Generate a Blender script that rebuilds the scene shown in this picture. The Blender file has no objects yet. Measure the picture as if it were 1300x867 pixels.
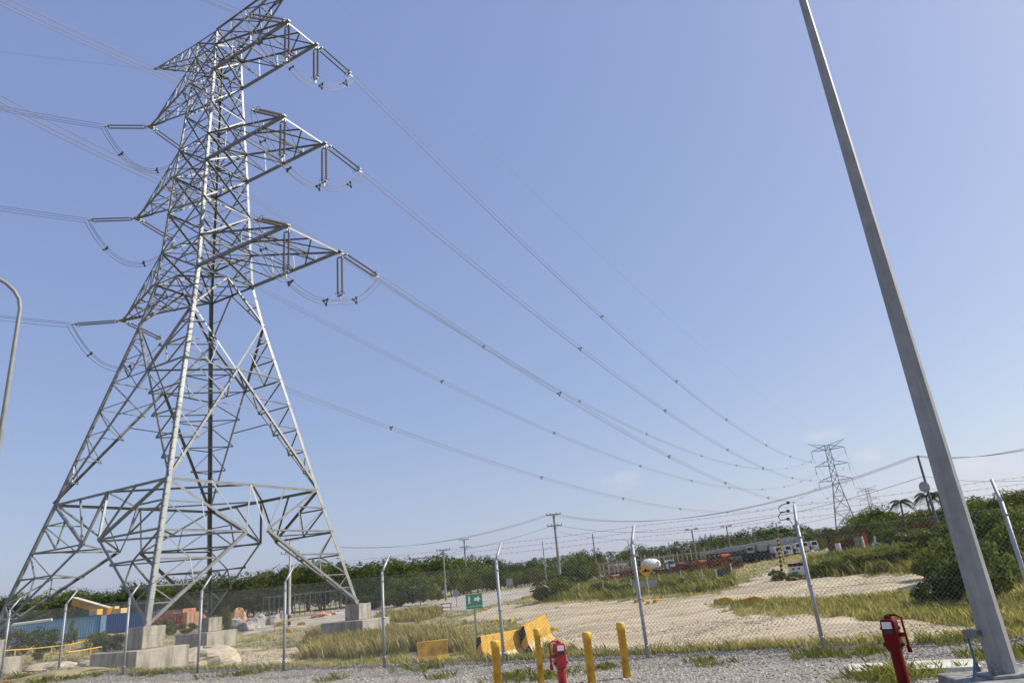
import bpy, math, random
import numpy as np
from mathutils import Vector, Matrix
random.seed(7); RNG = np.random.default_rng(7)
C = bpy.context.scene.collection
sc = bpy.context.scene
R = math.radians
# ---------------------------------------------------------------- camera, sky, sun, exposure
FPX, PITCH, ROLL = 872.25, 0.3368293, 0.0980149       # focal length in photo pixels (1300 wide), pitch up, roll
cam = bpy.data.cameras.new('camera'); cam.sensor_width = 36; cam.lens = FPX / 1300 * 36
cam.clip_start = 0.1; cam.clip_end = 30000
camo = bpy.data.objects.new('camera', cam); C.objects.link(camo)
camo.matrix_world = Matrix.Rotation(math.pi / 2 + PITCH, 4, 'X') @ Matrix.Rotation(-ROLL, 4, 'Z')
sc.camera = camo
SUN_AZ, SUN_EL = R(82), R(40)
w = bpy.data.worlds.new('World'); sc.world = w; w.use_nodes = True
nt = w.node_tree; bg = nt.nodes['Background']
sky = nt.nodes.new('ShaderNodeTexSky'); sky.sky_type = 'NISHITA'; sky.sun_disc = False
sky.sun_elevation = SUN_EL; sky.sun_rotation = SUN_AZ
sky.air_density = 1.0; sky.dust_density = 1.2; sky.ozone_density = 4.0; sky.altitude = 0
hb = nt.nodes.new('ShaderNodeVectorMath'); hb.operation = 'MULTIPLY_ADD'    # thin bright haze lying over the whole sky
hb.inputs[1].default_value = (.74, .62, .40); hb.inputs[2].default_value = (1.02, 1.36, 3.15)
nt.links.new(sky.outputs[0], hb.inputs[0]); SKYC = hb.outputs[0]; nt.links.new(SKYC, bg.inputs[0]); bg.inputs[1].default_value = 0.118
sd = bpy.data.lights.new('sun', 'SUN'); sd.energy = 4.8; sd.angle = R(0.53); sd.color = (1, .95, .86)
so = bpy.data.objects.new('sun', sd); C.objects.link(so)
SDIR = Vector((math.sin(SUN_AZ) * math.cos(SUN_EL), math.cos(SUN_AZ) * math.cos(SUN_EL), math.sin(SUN_EL)))
so.rotation_euler = SDIR.to_track_quat('Z', 'Y').to_euler()
sc.view_settings.view_transform = 'Standard'; sc.view_settings.look = 'None'
sc.view_settings.exposure = 0.25; sc.view_settings.gamma = 1; sc.view_settings.use_curve_mapping = False
# ---------------------------------------------------------------- survey helpers (sight lines to real distances)
cr, sr, cp, sp = math.cos(ROLL), math.sin(ROLL), math.cos(PITCH), math.sin(PITCH)
def ray(px, py):
    x, y = px - 650, py - 433.5
    x, y = cr * x - sr * y, sr * x + cr * y
    return Vector((x, FPX * cp + y * sp, FPX * sp - y * cp))
def atD(px, py, D):
    r = ray(px, py); return r * (D / math.hypot(r.x, r.y))
def proj(P):
    d = P[1] * cp + P[2] * sp; u = -P[1] * sp + P[2] * cp
    x, y = FPX * P[0] / d, -FPX * u / d
    return 650 + cr * x + sr * y, 433.5 - sr * x + cr * y
AZK = np.radians([-60, -38, -22, -8, 3, 15, 21, 28, 36, 60])
DK = np.array([0, 25, 45, 60, 75, 90, 120, 200, 400, 20000.])
TT = np.array([[-2.9, -2.9, -3.3, -2.7, -2.3, -1.9, -1.35, -1.2, -1.2, -1.2],
 [-2.9, -2.9, -3.3, -2.7, -2.3, -1.9, -1.35, -1.2, -1.2, -1.2],
 [-3.0, -3.0, -3.3, -3.1, -2.9, -2.1, -1.4, -1.2, -1.2, -1.2],
 [-2.7, -2.7, -2.9, -2.8, -2.3, -1.8, -1.4, -1.2, -1.2, -1.2],
 [-2.4, -2.4, -2.3, -2.0, -1.5, -1.0, -.7, -.6, -.8, -1.2],
 [-2.2, -2.2, -2.0, -1.6, -1.1, -.7, -.4, -.2, -.6, -1.2],
 [-2.1, -2.1, -1.85, -1.2, -.6, -.2, .3, .6, 0, -1.2],
 [-2.1, -2.1, -1.7, -.9, -.2, .2, .7, 1.2, .6, -1.2],
 [-2.1, -2.1, -1.5, -.5, .2, .6, 1.2, 1.8, 1, -1.2],
 [-2.1, -2.1, -1.5, -.5, .2, .6, 1.2, 1.8, 1, -1.2]])
FP0 = np.array([2.45, 17.72]); FT = np.array([.894, -.447]); FN = np.array([.447, .894])
def ls(x, y): return (x - FP0[0]) * FT[0] + (y - FP0[1]) * FT[1], (x - FP0[0]) * FN[0] + (y - FP0[1]) * FN[1]
def hgt(x, y):
    x = np.asarray(x, float); y = np.asarray(y, float)
    l, s = ls(x, y)
    pad = -1.95 + np.clip(-(l + 4), 0, 36) * .0117
    az = np.clip(np.arctan2(x, np.maximum(y, 1e-3)), AZK[0], AZK[-1]); d = np.clip(np.hypot(x, y), 0, 19000)
    i = np.clip(np.searchsorted(AZK, az) - 1, 0, len(AZK) - 2); j = np.clip(np.searchsorted(DK, d) - 1, 0, len(DK) - 2)
    a = (az - AZK[i]) / (AZK[i + 1] - AZK[i]); b = (d - DK[j]) / (DK[j + 1] - DK[j])
    t = (TT[i, j] * (1 - b) + TT[i, j + 1] * b) * (1 - a) + (TT[i + 1, j] * (1 - b) + TT[i + 1, j + 1] * b) * a
    n = .05 * np.sin(x * .9 + 1.3 * np.sin(y * .5)) + .04 * np.sin(y * 1.1 + x * .37) + .03 * np.sin(x * 2.3 - y * 1.9)
    k = np.clip((s - .5) / 3.0, 0, 1); k = k * k * (3 - 2 * k)
    return pad * (1 - k) + (t + n) * k
def gz(x, y): return float(hgt(x, y))
def hit(px, py, dmax=900):
    r = ray(px, py); h = math.hypot(r.x, r.y); ux, uy, uz = r.x / h, r.y / h, r.z / h
    d = 3.0
    while d < dmax:
        if uz * d < gz(ux * d, uy * d): break
        d += .15 + d * .004
    return Vector((ux * d, uy * d, gz(ux * d, uy * d)))
def onD(px, py, D):   # ground point below a sight line at distance D
    p = atD(px, py, D); return Vector((p.x, p.y, gz(p.x, p.y)))
# ---------------------------------------------------------------- materials
MATS = {}
def mat(name, col, rough=.8, metal=0, var=.12, scale=6, bump=0, col2=None, island=0, spec=.5, wave=None, wear=None):
    m = bpy.data.materials.new(name); m.use_nodes = True; t = m.node_tree; N = t.nodes; L = t.links
    b = N['Principled BSDF']; b.inputs['Roughness'].default_value = rough; b.inputs['Metallic'].default_value = metal
    b.inputs['Specular IOR Level'].default_value = spec
    tc = N.new('ShaderNodeTexCoord'); co = tc.outputs['Object']
    nz = N.new('ShaderNodeTexNoise'); nz.inputs['Scale'].default_value = scale; nz.inputs['Detail'].default_value = 8; nz.inputs['Roughness'].default_value = .65
    L.new(co, nz.inputs['Vector'])
    rp = N.new('ShaderNodeValToRGB'); c2 = col2 or tuple(c * (1 - var * 2) for c in col)
    rp.color_ramp.elements[0].position = .32; rp.color_ramp.elements[1].position = .68
    rp.color_ramp.elements[0].color = (*c2, 1); rp.color_ramp.elements[1].color = (*[min(1, c * (1 + var * .5)) for c in col], 1)
    L.new(nz.outputs['Fac'], rp.inputs['Fac']); out = rp.outputs['Color']
    if island:
        g = N.new('ShaderNodeNewGeometry'); mr = N.new('ShaderNodeMapRange'); mr.inputs['To Min'].default_value = 1 - island; mr.inputs['To Max'].default_value = 1 + island
        L.new(g.outputs['Random Per Island'], mr.inputs['Value'])
        mx = N.new('ShaderNodeVectorMath'); mx.operation = 'SCALE'; L.new(out, mx.inputs[0]); L.new(mr.outputs['Result'], mx.inputs['Scale']); out = mx.outputs['Vector']
    if wave:   # (scale, colour, threshold, axis): hard stripes
        wv = N.new('ShaderNodeTexWave'); wv.inputs['Scale'].default_value = wave[0]; wv.bands_direction = wave[3]; wv.inputs['Distortion'].default_value = .6
        L.new(co, wv.inputs['Vector']); th = N.new('ShaderNodeMath'); th.operation = 'GREATER_THAN'; th.inputs[1].default_value = wave[2]; L.new(wv.outputs['Fac'], th.inputs[0])
        fac = th.outputs[0]
        if len(wave) > 4:   # only below height
            sx = N.new('ShaderNodeSeparateXYZ'); L.new(co, sx.inputs[0]); lt = N.new('ShaderNodeMath'); lt.operation = 'LESS_THAN'; lt.inputs[1].default_value = wave[4]; L.new(sx.outputs['Z'], lt.inputs[0])
            mu = N.new('ShaderNodeMath'); mu.operation = 'MULTIPLY'; L.new(fac, mu.inputs[0]); L.new(lt.outputs[0], mu.inputs[1]); fac = mu.outputs[0]
        mm = N.new('ShaderNodeMix'); mm.data_type = 'RGBA'; L.new(fac, mm.inputs[0]); L.new(out, mm.inputs[6]); mm.inputs[7].default_value = (*wave[1], 1); out = mm.outputs[2]
    if wear:      # (vector scale, darkest, cut): irregular stains
        mp = N.new('ShaderNodeMapping'); mp.inputs['Scale'].default_value = wear[0]; L.new(co, mp.inputs['Vector'])
        n2 = N.new('ShaderNodeTexNoise'); n2.inputs['Scale'].default_value = 1; n2.inputs['Detail'].default_value = 7; n2.inputs['Roughness'].default_value = .7; L.new(mp.outputs[0], n2.inputs['Vector'])
        r2 = N.new('ShaderNodeValToRGB'); r2.color_ramp.elements[0].position = wear[2]; r2.color_ramp.elements[1].position = wear[2] + .14; r2.color_ramp.elements[0].color = (*wear[1], 1); r2.color_ramp.elements[1].color = (1, 1, 1, 1); L.new(n2.outputs['Fac'], r2.inputs['Fac'])
        m3 = N.new('ShaderNodeVectorMath'); m3.operation = 'MULTIPLY'; L.new(out, m3.inputs[0]); L.new(r2.outputs['Color'], m3.inputs[1]); out = m3.outputs[0]
    L.new(out, b.inputs['Base Color'])
    if bump:
        bp = N.new('ShaderNodeBump'); bp.inputs['Strength'].default_value = .6; bp.inputs['Distance'].default_value = bump
        L.new(nz.outputs['Fac'], bp.inputs['Height']); L.new(bp.outputs[0], b.inputs['Normal'])
    MATS[name] = m; return m
def leafmat(name, c1, c2, isl=.45, scale=.5):
    m = mat(name, c1, .55, 0, 0, scale, col2=c2, island=isl, spec=.3)
    t = m.node_tree; b = t.nodes['Principled BSDF']; o = t.nodes['Material Output']; b.inputs['Specular IOR Level'].default_value = .12
    tr = t.nodes.new('ShaderNodeBsdfTranslucent'); src = b.inputs['Base Color'].links[0].from_socket
    hs = t.nodes.new('ShaderNodeVectorMath'); hs.operation = 'MULTIPLY'; hs.inputs[1].default_value = (1.4, 1.5, .5); t.links.new(src, hs.inputs[0]); t.links.new(hs.outputs[0], tr.inputs['Color'])
    mx = t.nodes.new('ShaderNodeMixShader'); mx.inputs[0].default_value = .3
    t.links.new(b.outputs[0], mx.inputs[1]); t.links.new(tr.outputs[0], mx.inputs[2]); t.links.new(mx.outputs[0], o.inputs['Surface'])
    return m
GALV = mat('galvanised_steel', (.205, .21, .205), .5, .25, .15, 1.3)
GALVD = mat('weathered_steel', (.16, .17, .175), .55, .4, .15, 3)
POLEM = mat('painted_pole_steel', (.30, .305, .295), .6, .1, .10, 5, wear=((7, 7, .5), (.84, .84, .84), .42))
POSTG = mat('fence_post_zinc', (.40, .41, .41), .5, .3, .12, 4)
ALU = mat('aluminium_wire', (.12, .118, .115), .6, .2, .05, 2)
DARKW = mat('dark_cable', (.05, .05, .055), .6, 0, .1, 3)
INSUL = mat('grey_brown_porcelain', (.11, .098, .09), .5, 0, .1, 4)
HARD = mat('fitting_steel', (.27, .28, .28), .45, .5, .1, 4)
CONC = mat('pale_concrete', (.46, .42, .34), .9, 0, .16, 1.1, .01, wear=((2.2, 2.2, .35), (.58, .56, .52), .40))
CONCG = mat('grey_concrete', (.34, .33, .31), .9, 0, .2, 1.7, .01, wear=((5, 5, 3), (.6, .6, .6), .42))
SLABM = mat('white_concrete', (.62, .59, .50), .85, 0, .1, 2, .004, wear=((3, 3, 3), (.78, .76, .7), .42))
YEL = mat('yellow_paint', (.80, .49, .06), .5, 0, .14, 5, wear=((9, 9, 4), (.62, .55, .45), .36))
YELB = mat('yellow_barrier_paint', (.70, .40, .05), .7, 0, .14, 2.5, .004, wear=((3, 3, 3), (.62, .62, .62), .40))
YELS = mat('striped_barrier_paint', (.70, .40, .05), .7, 0, .14, 2.5, .004, wave=(.85, (.62, .6, .52), .55, 'X', .33), wear=((3, 3, 3), (.65, .63, .6), .40))
BYS = mat('black_yellow_bands', (.70, .42, .05), .7, 0, .1, 3, wave=(1.1, (.02, .02, .02), .5, 'Z'))
BYD = mat('black_yellow_diagonal', (.70, .42, .05), .7, 0, .1, 3, wave=(.9, (.02, .02, .02), .5, 'DIAGONAL'))
BYP = mat('black_yellow_foot', (.42, .38, .30), .8, 0, .1, 3, wave=(.45, (.03, .03, .03), .5, 'Z', 1.2))
RED = mat('red_paint_shaded', (.15, .003, .003), .6, 0, .15, 6, spec=.2, wear=((9, 9, 5), (.6, .5, .5), .38))  # darker red: the right valve post's shade is put into the base colour
RED_LIT = mat('red_paint_lit', (.42, .02, .025), .4, 0, .15, 6, wear=((9, 9, 5), (.6, .5, .5), .38))  # same red in its lit tone, for the left valve post
WHITE = mat('white_paint', (.75, .75, .72), .5, 0, .1, 2)
SIGNG = mat('green_sign_sheet', (.015, .22, .15), .45, 0, .06, 2)
SIGNY = mat('yellow_sign_sheet', (.78, .40, .02), .45, 0, .05, 2)
BLACK = mat('black_rubber', (.02, .02, .022), .8, 0, .2, 5)
GLASS = mat('dark_window', (.03, .04, .045), .15, 0, .1, 3)
BLUE = mat('blue_container_paint', (.16, .33, .48), .6, 0, .15, 1, wave=(2.2, (.10, .25, .40), .62, 'X'))
BLUED = mat('deep_blue_paint', (.02, .09, .32), .6, 0, .1, 1)
ORC = mat('salmon_container_paint', (.60, .27, .18), .7, 0, .15, .9, wave=(2.0, (.50, .21, .14), .62, 'X'), wear=((.8, 1, 1.5), (.7, .62, .6), .40))
REDV = mat('vivid_red_lettering', (.50, .015, .01), .6, 0, .05, 3)
TANB = mat('tan_box_paint', (.62, .34, .19), .8, 0, .12, 1.5)
RUST = mat('rusty_orange', (.48, .15, .06), .8, 0, .3, 1.2, col2=(.14, .04, .02))
RUSTD = mat('dark_rust', (.16, .05, .03), .85, 0, .3, 2.5)
WOOD = mat('dry_wood', (.42, .33, .22), .9, 0, .2, 3)
POSTW = mat('pale_post', (.60, .56, .48), .85, 0, .15, 3)
CRANE = mat('grey_boom_paint', (.36, .36, .35), .5, .1, .12, 1.2)
REDROOF = mat('red_sheet', (.38, .05, .04), .6, 0, .2, 1.5)
TRUNK = mat('bark', (.16, .12, .085), .95, 0, .25, 3, .02)
GREYP = mat('grey_panel', (.33, .36, .38), .6, 0, .12, 2)
RUBBLE = mat('pale_rubble', (.55, .47, .34), .95, 0, .22, 5, .03)
BALE = mat('wrapped_bundle', (.50, .47, .43), .8, 0, 0, 1.8, .08, col2=(.19, .17, .15))
TEAL = mat('teal_cable', (.03, .16, .17), .5, 0, .1, 3)
GRAV = mat('grey_gravel', (.40, .36, .29), .95, 0, 0, 16, .04, col2=(.10, .092, .078))
GSTONE = mat('gravel_stone', (.38, .345, .28), .9, 0, .2, 9, island=.7)
DIRT = mat('pale_dirt', (.555, .46, .30), .95, 0, 0, .35, .03, col2=(.455, .375, .245))
PAVE = mat('worn_pavement', (.50, .44, .35), .92, 0, 0, .6, .01, col2=(.36, .33, .27))
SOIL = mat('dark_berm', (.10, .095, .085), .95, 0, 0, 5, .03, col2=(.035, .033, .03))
GRND = mat('dry_grassland', (.40, .32, .19), .95, 0, 0, .5, .04, col2=(.21, .19, .08))
HILL = mat('hill_scrub', (.06, .075, .05), .95, 0, .2, .002)
GRASSD = leafmat('dry_grass', (.50, .41, .22), (.30, .27, .11), .4, .25)
GRASSG = leafmat('green_grass', (.24, .235, .085), (.14, .15, .045), .45, .3)
GRASSB = leafmat('brown_grass', (.27, .19, .11), (.34, .28, .12), .4, .4)
LEAFA = leafmat('dark_leaves', (.085, .115, .020), (.022, .040, .009), .6)
LEAFB = leafmat('fresh_leaves', (.17, .185, .035), (.06, .085, .018), .6)
LEAFC = leafmat('olive_leaves', (.15, .145, .04), (.05, .065, .018), .6)
LEAFP = leafmat('palm_leaves', (.06, .09, .022), (.025, .045, .012))
# dirt with faint vehicle tracks
def tracks(m):
    t = m.node_tree; b = t.nodes['Principled BSDF']; src = b.inputs['Base Color'].links[0].from_socket
    tc = t.nodes.new('ShaderNodeTexCoord'); mp = t.nodes.new('ShaderNodeMapping'); mp.inputs['Rotation'].default_value = (0, 0, R(12)); mp.inputs['Scale'].default_value = (.12, 1.5, 1)
    n = t.nodes.new('ShaderNodeTexNoise'); n.inputs['Scale'].default_value = .9; n.inputs['Detail'].default_value = 5
    rp = t.nodes.new('ShaderNodeValToRGB'); rp.color_ramp.elements[0].position = .42; rp.color_ramp.elements[1].position = .56
    rp.color_ramp.elements[0].color = (.74, .71, .68, 1); rp.color_ramp.elements[1].color = (1, 1, 1, 1)
    t.links.new(tc.outputs['Object'], mp.inputs['Vector']); t.links.new(mp.outputs[0], n.inputs['Vector']); t.links.new(n.outputs['Fac'], rp.inputs['Fac'])
    v = t.nodes.new('ShaderNodeVectorMath'); v.operation = 'MULTIPLY'; t.links.new(src, v.inputs[0]); t.links.new(rp.outputs[0], v.inputs[1]); t.links.new(v.outputs[0], b.inputs['Base Color'])
tracks(DIRT); tracks(PAVE)
# ---------------------------------------------------------------- mesh builder
class MB:
    def __init__(s): s.v = []; s.f = []; s.m = []; s.mi = 0
    def add(s, vs, fs):
        o = len(s.v); s.v += [tuple(v) for v in vs]; s.f += [tuple(i + o for i in f) for f in fs]; s.m += [s.mi] * len(fs); return s
    def box(s, c, d, rz=0, M=None):
        x, y, z = d[0] / 2, d[1] / 2, d[2] / 2; Q = M or (Matrix.Translation(Vector(c)) @ Matrix.Rotation(rz, 4, 'Z'))
        if M: Q = M @ Matrix.Translation(Vector(c)) @ Matrix.Rotation(rz, 4, 'Z')
        vs = [Q @ Vector((a * x, b * y, e * z)) for a, b, e in ((-1, -1, -1), (1, -1, -1), (1, 1, -1), (-1, 1, -1), (-1, -1, 1), (1, -1, 1), (1, 1, 1), (-1, 1, 1))]
        return s.add(vs, [(0, 3, 2, 1), (4, 5, 6, 7), (0, 1, 5, 4), (1, 2, 6, 5), (2, 3, 7, 6), (3, 0, 4, 7)])
    def bar(s, p, q, a, b=None, up=(0, 0, 1)):   # rectangular bar, width a, depth b (along up)
        p, q = Vector(p), Vector(q); d = (q - p).normalized(); u = Vector(up)
        n = u - d * d.dot(u)
        if n.length < 1e-3: n = Vector((1, 0, 0)) - d * d.x
        n.normalize(); t = d.cross(n); b = b or a; vs = []
        for o in (p, q):
            for i, j in ((-1, -1), (1, -1), (1, 1), (-1, 1)): vs.append(o + t * i * a / 2 + n * j * b / 2)
        return s.add(vs, [(0, 1, 2, 3), (7, 6, 5, 4), (0, 4, 5, 1), (1, 5, 6, 2), (2, 6, 7, 3), (3, 7, 4, 0)])
    def ang(s, p, q, w, n, t=.018):   # L profile: one flange flat in the face (normal n), one inward
        w *= .8; p, q, n = Vector(p), Vector(q), Vector(n); d = (q - p).normalized(); n = n - d * d.dot(n)
        if n.length < 1e-4: n = Vector((0, 0, 1)) - d * d.z
        n.normalize(); e = d.cross(n)
        s.bar(p + e * w / 2, q + e * w / 2, w, t, n); s.bar(p - n * (w / 2 + t / 2 + .002) , q - n * (w / 2 + t / 2 + .002), t, w, n); return s
    def leg(s, p, q, w, dx, dy, t=.03):   # corner angle: flanges run from the corner along dx and dy
        p, q, dx, dy = Vector(p), Vector(q), Vector(dx), Vector(dy)
        s.bar(p + dx * w / 2, q + dx * w / 2, w, t, dy); s.bar(p + dy * (w / 2 + t / 2 + .002), q + dy * (w / 2 + t / 2 + .002), w, t, dx); return s
    def tube(s, pts, r, n=6, cap=True):
        pts = [Vector(p) for p in pts]; k = len(pts); rs = r if isinstance(r, (list, tuple)) else [r] * k; vs = []; fs = []
        ref = None
        for i, p in enumerate(pts):
            d = (pts[min(i + 1, k - 1)] - pts[max(i - 1, 0)]).normalized()
            if ref is None: ref = Vector((0, 0, 1)) if abs(d.z) < .9 else Vector((1, 0, 0))
            u = (ref - d * d.dot(ref)).normalized(); ref = u; t = d.cross(u)
            for j in range(n):
                a = 2 * math.pi * (j + .5) / n; vs.append(p + (u * math.cos(a) + t * math.sin(a)) * rs[i])
        for i in range(k - 1):
            for j in range(n): a, b = i * n + j, i * n + (j + 1) % n; fs.append((a, b, b + n, a + n))
        if cap: fs += [tuple(range(n - 1, -1, -1)), tuple((k - 1) * n + j for j in range(n))]
        return s.add(vs, fs)
    def lathe(s, prof, n=12, M=None):
        M = M or Matrix.Identity(4); vs = []; fs = []
        for r, z in prof:
            for j in range(n): a = 2 * math.pi * j / n; vs.append(M @ Vector((r * math.cos(a), r * math.sin(a), z)))
        for i in range(len(prof) - 1):
            for j in range(n): a, b = i * n + j, i * n + (j + 1) % n; fs.append((a, b, b + n, a + n))
        fs += [tuple(range(n - 1, -1, -1)), tuple((len(prof) - 1) * n + j for j in range(n))]
        return s.add(vs, fs)
    def prism(s, poly, depth, M=None):   # polygon in XZ extruded along Y
        M = M or Matrix.Identity(4); n = len(poly)
        vs = [M @ Vector((x, -depth / 2, z)) for x, z in poly] + [M @ Vector((x, depth / 2, z)) for x, z in poly]
        return s.add(vs, [tuple(range(n)), tuple(range(2 * n - 1, n - 1, -1))] + [(i, i + n, (i + 1) % n + n, (i + 1) % n) for i in range(n)])
    def build(s, name, mats, parent=None, smooth=False, loc=None, bevel=0):
        me = bpy.data.meshes.new(name); me.from_pydata(s.v, [], s.f)
        for m_ in (mats if isinstance(mats, (list, tuple)) else [mats]): me.materials.append(m_)
        if isinstance(mats, (list, tuple)): me.polygons.foreach_set('material_index', s.m)
        if smooth: me.polygons.foreach_set('use_smooth', [True] * len(me.polygons))
        me.update(); o = bpy.data.objects.new(name, me); C.objects.link(o)
        if parent: o.parent = parent
        if loc is not None: o.location = loc
        if bevel:
            b = o.modifiers.new('bevel', 'BEVEL'); b.width = bevel; b.segments = 2; b.limit_method = 'ANGLE'
        return o
def thing(name, label, cat, loc=(0, 0, 0), rz=0, group=None):
    o = bpy.data.objects.new(name, None); C.objects.link(o); o.location = loc; o.rotation_euler = (0, 0, rz); o.empty_display_size = .2
    o['label'] = label; o['category'] = cat
    if group: o['group'] = group
    return o
def tag(o, label, cat, group=None):
    o['label'] = label; o['category'] = cat
    if group: o['group'] = group
    return o
def kind(o, k='structure'): o['kind'] = k; return o
def dup(root, loc=None, rz=None, label=None, scale=None, group=None):
    kids = {}
    for o in list(C.objects):
        if o.parent: kids.setdefault(o.parent.name, []).append(o)
    def cp_(o, par):
        c = o.copy(); C.objects.link(c); c.parent = par
        for ch in kids.get(o.name, []): cp_(ch, c)
        return c
    r = cp_(root, None)
    if loc is not None: r.location = loc
    if rz is not None: r.rotation_euler = (0, 0, rz)
    if label: r['label'] = label
    if scale: r.scale = scale if isinstance(scale, (tuple, list)) else (scale,) * 3
    if group: r['group'] = group
    return r
def npmesh(name, v, f, m, parent=None):
    me = bpy.data.meshes.new(name); nv, nf = len(v), len(f); k = f.shape[1]
    me.vertices.add(nv); me.vertices.foreach_set('co', v.astype(np.float32).ravel())
    me.loops.add(nf * k); me.loops.foreach_set('vertex_index', f.astype(np.int32).ravel())
    me.polygons.add(nf); me.polygons.foreach_set('loop_start', np.arange(0, nf * k, k, dtype=np.int32))
    me.materials.append(m); me.update(calc_edges=True); o = bpy.data.objects.new(name, me); C.objects.link(o)
    if parent: o.parent = parent
    return o
# ---------------------------------------------------------------- ground and what lies flat on it
def axis(a, b, step, lo, hi, g=1.12):
    c = list(np.arange(a, b + 1e-6, step)); s = step
    while c[-1] < hi: s *= g; c.append(min(hi, c[-1] + s))
    s = step
    while c[0] > lo: s *= g; c.insert(0, max(lo, c[0] - s))
    return np.array(c)
GX, GY = axis(-48, 52, .45, -12000, 12000), axis(6, 92, .45, -800, 14000)
XX, YY = np.meshgrid(GX, GY); ZZ = hgt(XX, YY)
def sheet(name, mask, off, m):
    nx = len(GX); jj, ii = np.nonzero(mask); a = jj * nx + ii
    f = np.stack([a, a + 1, a + 1 + nx, a + nx], 1)
    used, inv = np.unique(f, return_inverse=True)
    v = np.stack([XX.ravel()[used], YY.ravel()[used], ZZ.ravel()[used] + off], 1)
    o = npmesh(name, v, inv.reshape(f.shape), m); o.data.polygons.foreach_set('use_smooth', [True] * len(o.data.polygons)); return kind(o)
cx, cy = (XX[:-1, :-1] + XX[1:, 1:]) / 2, (YY[:-1, :-1] + YY[1:, 1:]) / 2
def wob(x, y): return .35 * np.sin(x * 1.7 + y * .6) + .3 * np.sin(y * 2.1 - x * .8) + .2 * np.sin(x * 4.1 + y * 3.7)
def inpoly(x, y, poly):
    r = np.zeros(np.shape(x), bool); n = len(poly)
    for i in range(n):
        (x1, y1), (x2, y2) = poly[i], poly[(i + 1) % n]
        c = ((y1 > y) != (y2 > y)) & (x < (x2 - x1) * (y - y1) / ((y2 - y1) or 1e-9) + x1); r ^= c
    return r
def wpoly(pts): return [tuple(hit(*p)[:2]) for p in pts]
YARD = wpoly([(585, 786), (640, 768), (700, 766), (770, 765), (850, 759), (905, 756), (930, 746), (955, 738), (985, 733), (1080, 733), (1170, 729), (1240, 726), (1240, 750), (1100, 757), (1000, 762), (930, 763), (900, 769), (935, 777), (1050, 783), (1150, 791), (1330, 800), (1330, 812), (1200, 816), (1050, 820), (950, 824), (880, 830), (820, 832), (745, 829), (700, 818), (690, 795), (650, 786)])
TRACK = wpoly([(925, 750), (945, 742), (975, 725), (990, 718), (1002, 722), (996, 734), (985, 740)])
ROADW = wpoly([(300, 797), (380, 783), (450, 775), (540, 762), (640, 750), (690, 744), (720, 738), (790, 728), (790, 731), (720, 742), (690, 748), (655, 762), (600, 774), (540, 776), (450, 786), (380, 797), (310, 806)])
PALE = wpoly([(225, 838), (300, 822), (420, 820), (360, 832), (420, 845), (260, 848)])
l_, s_ = ls(cx, cy)
kind(sheet('ground', np.ones_like(cx, bool), 0, GRND))
wx, wy = cx + wob(cx, cy) * .8, cy + wob(cy, cx) * .8
m_yard = (inpoly(wx, wy, YARD) | inpoly(wx, wy, TRACK)) & (s_ > .9)
m_road = inpoly(wx, wy, ROADW) & ~m_yard
m_pale = inpoly(wx, wy, PALE) & (s_ > 1.6)
m_pad = (s_ < .1 + .25 * wob(cx, cy)) & (np.abs(cx) < 200) & (cy > -60)
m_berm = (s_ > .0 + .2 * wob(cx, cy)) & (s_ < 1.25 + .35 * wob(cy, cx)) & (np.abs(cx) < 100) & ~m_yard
sheet('dirt_yard', m_yard, .014, DIRT); sheet('road', m_road, .014, PAVE); sheet('dirt_patch', m_pale, .014, DIRT)
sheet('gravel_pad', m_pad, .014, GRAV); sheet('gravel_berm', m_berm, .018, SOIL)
# far hills
def ridge(name, az0, az1, D, hs):
    v = []; f = []; n = 60
    for i in range(n + 1):
        t = i / n; az = R(az0 + (az1 - az0) * t); h = max(0, float(np.interp(t, np.linspace(0, 1, len(hs)), hs))) * (1 + .08 * math.sin(i * 1.9) + .05 * math.sin(i * 4.7))
        for q, (dd, hh) in enumerate(((0, -3), (.10, .55), (.2, 1), (.4, .5), (.6, -.02))):
            d = D * (1 + dd); v.append((math.sin(az) * d, math.cos(az) * d, hh * h if hh > 0 else -3))
    for i in range(n):
        for q in range(4): a = i * 5 + q; f.append((a, a + 5, a + 6, a + 1))
    o = MB().add(v, f).build(name, HILL, smooth=True); return kind(o)
ridge('hill', 10, 17, 5200, [0, 40, 130, 215, 230, 150, 60, 0])
ridge('hill', -14, 9, 6800, [0, 50, 120, 150, 170, 150, 170, 130, 140, 90, 60, 0])
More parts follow.
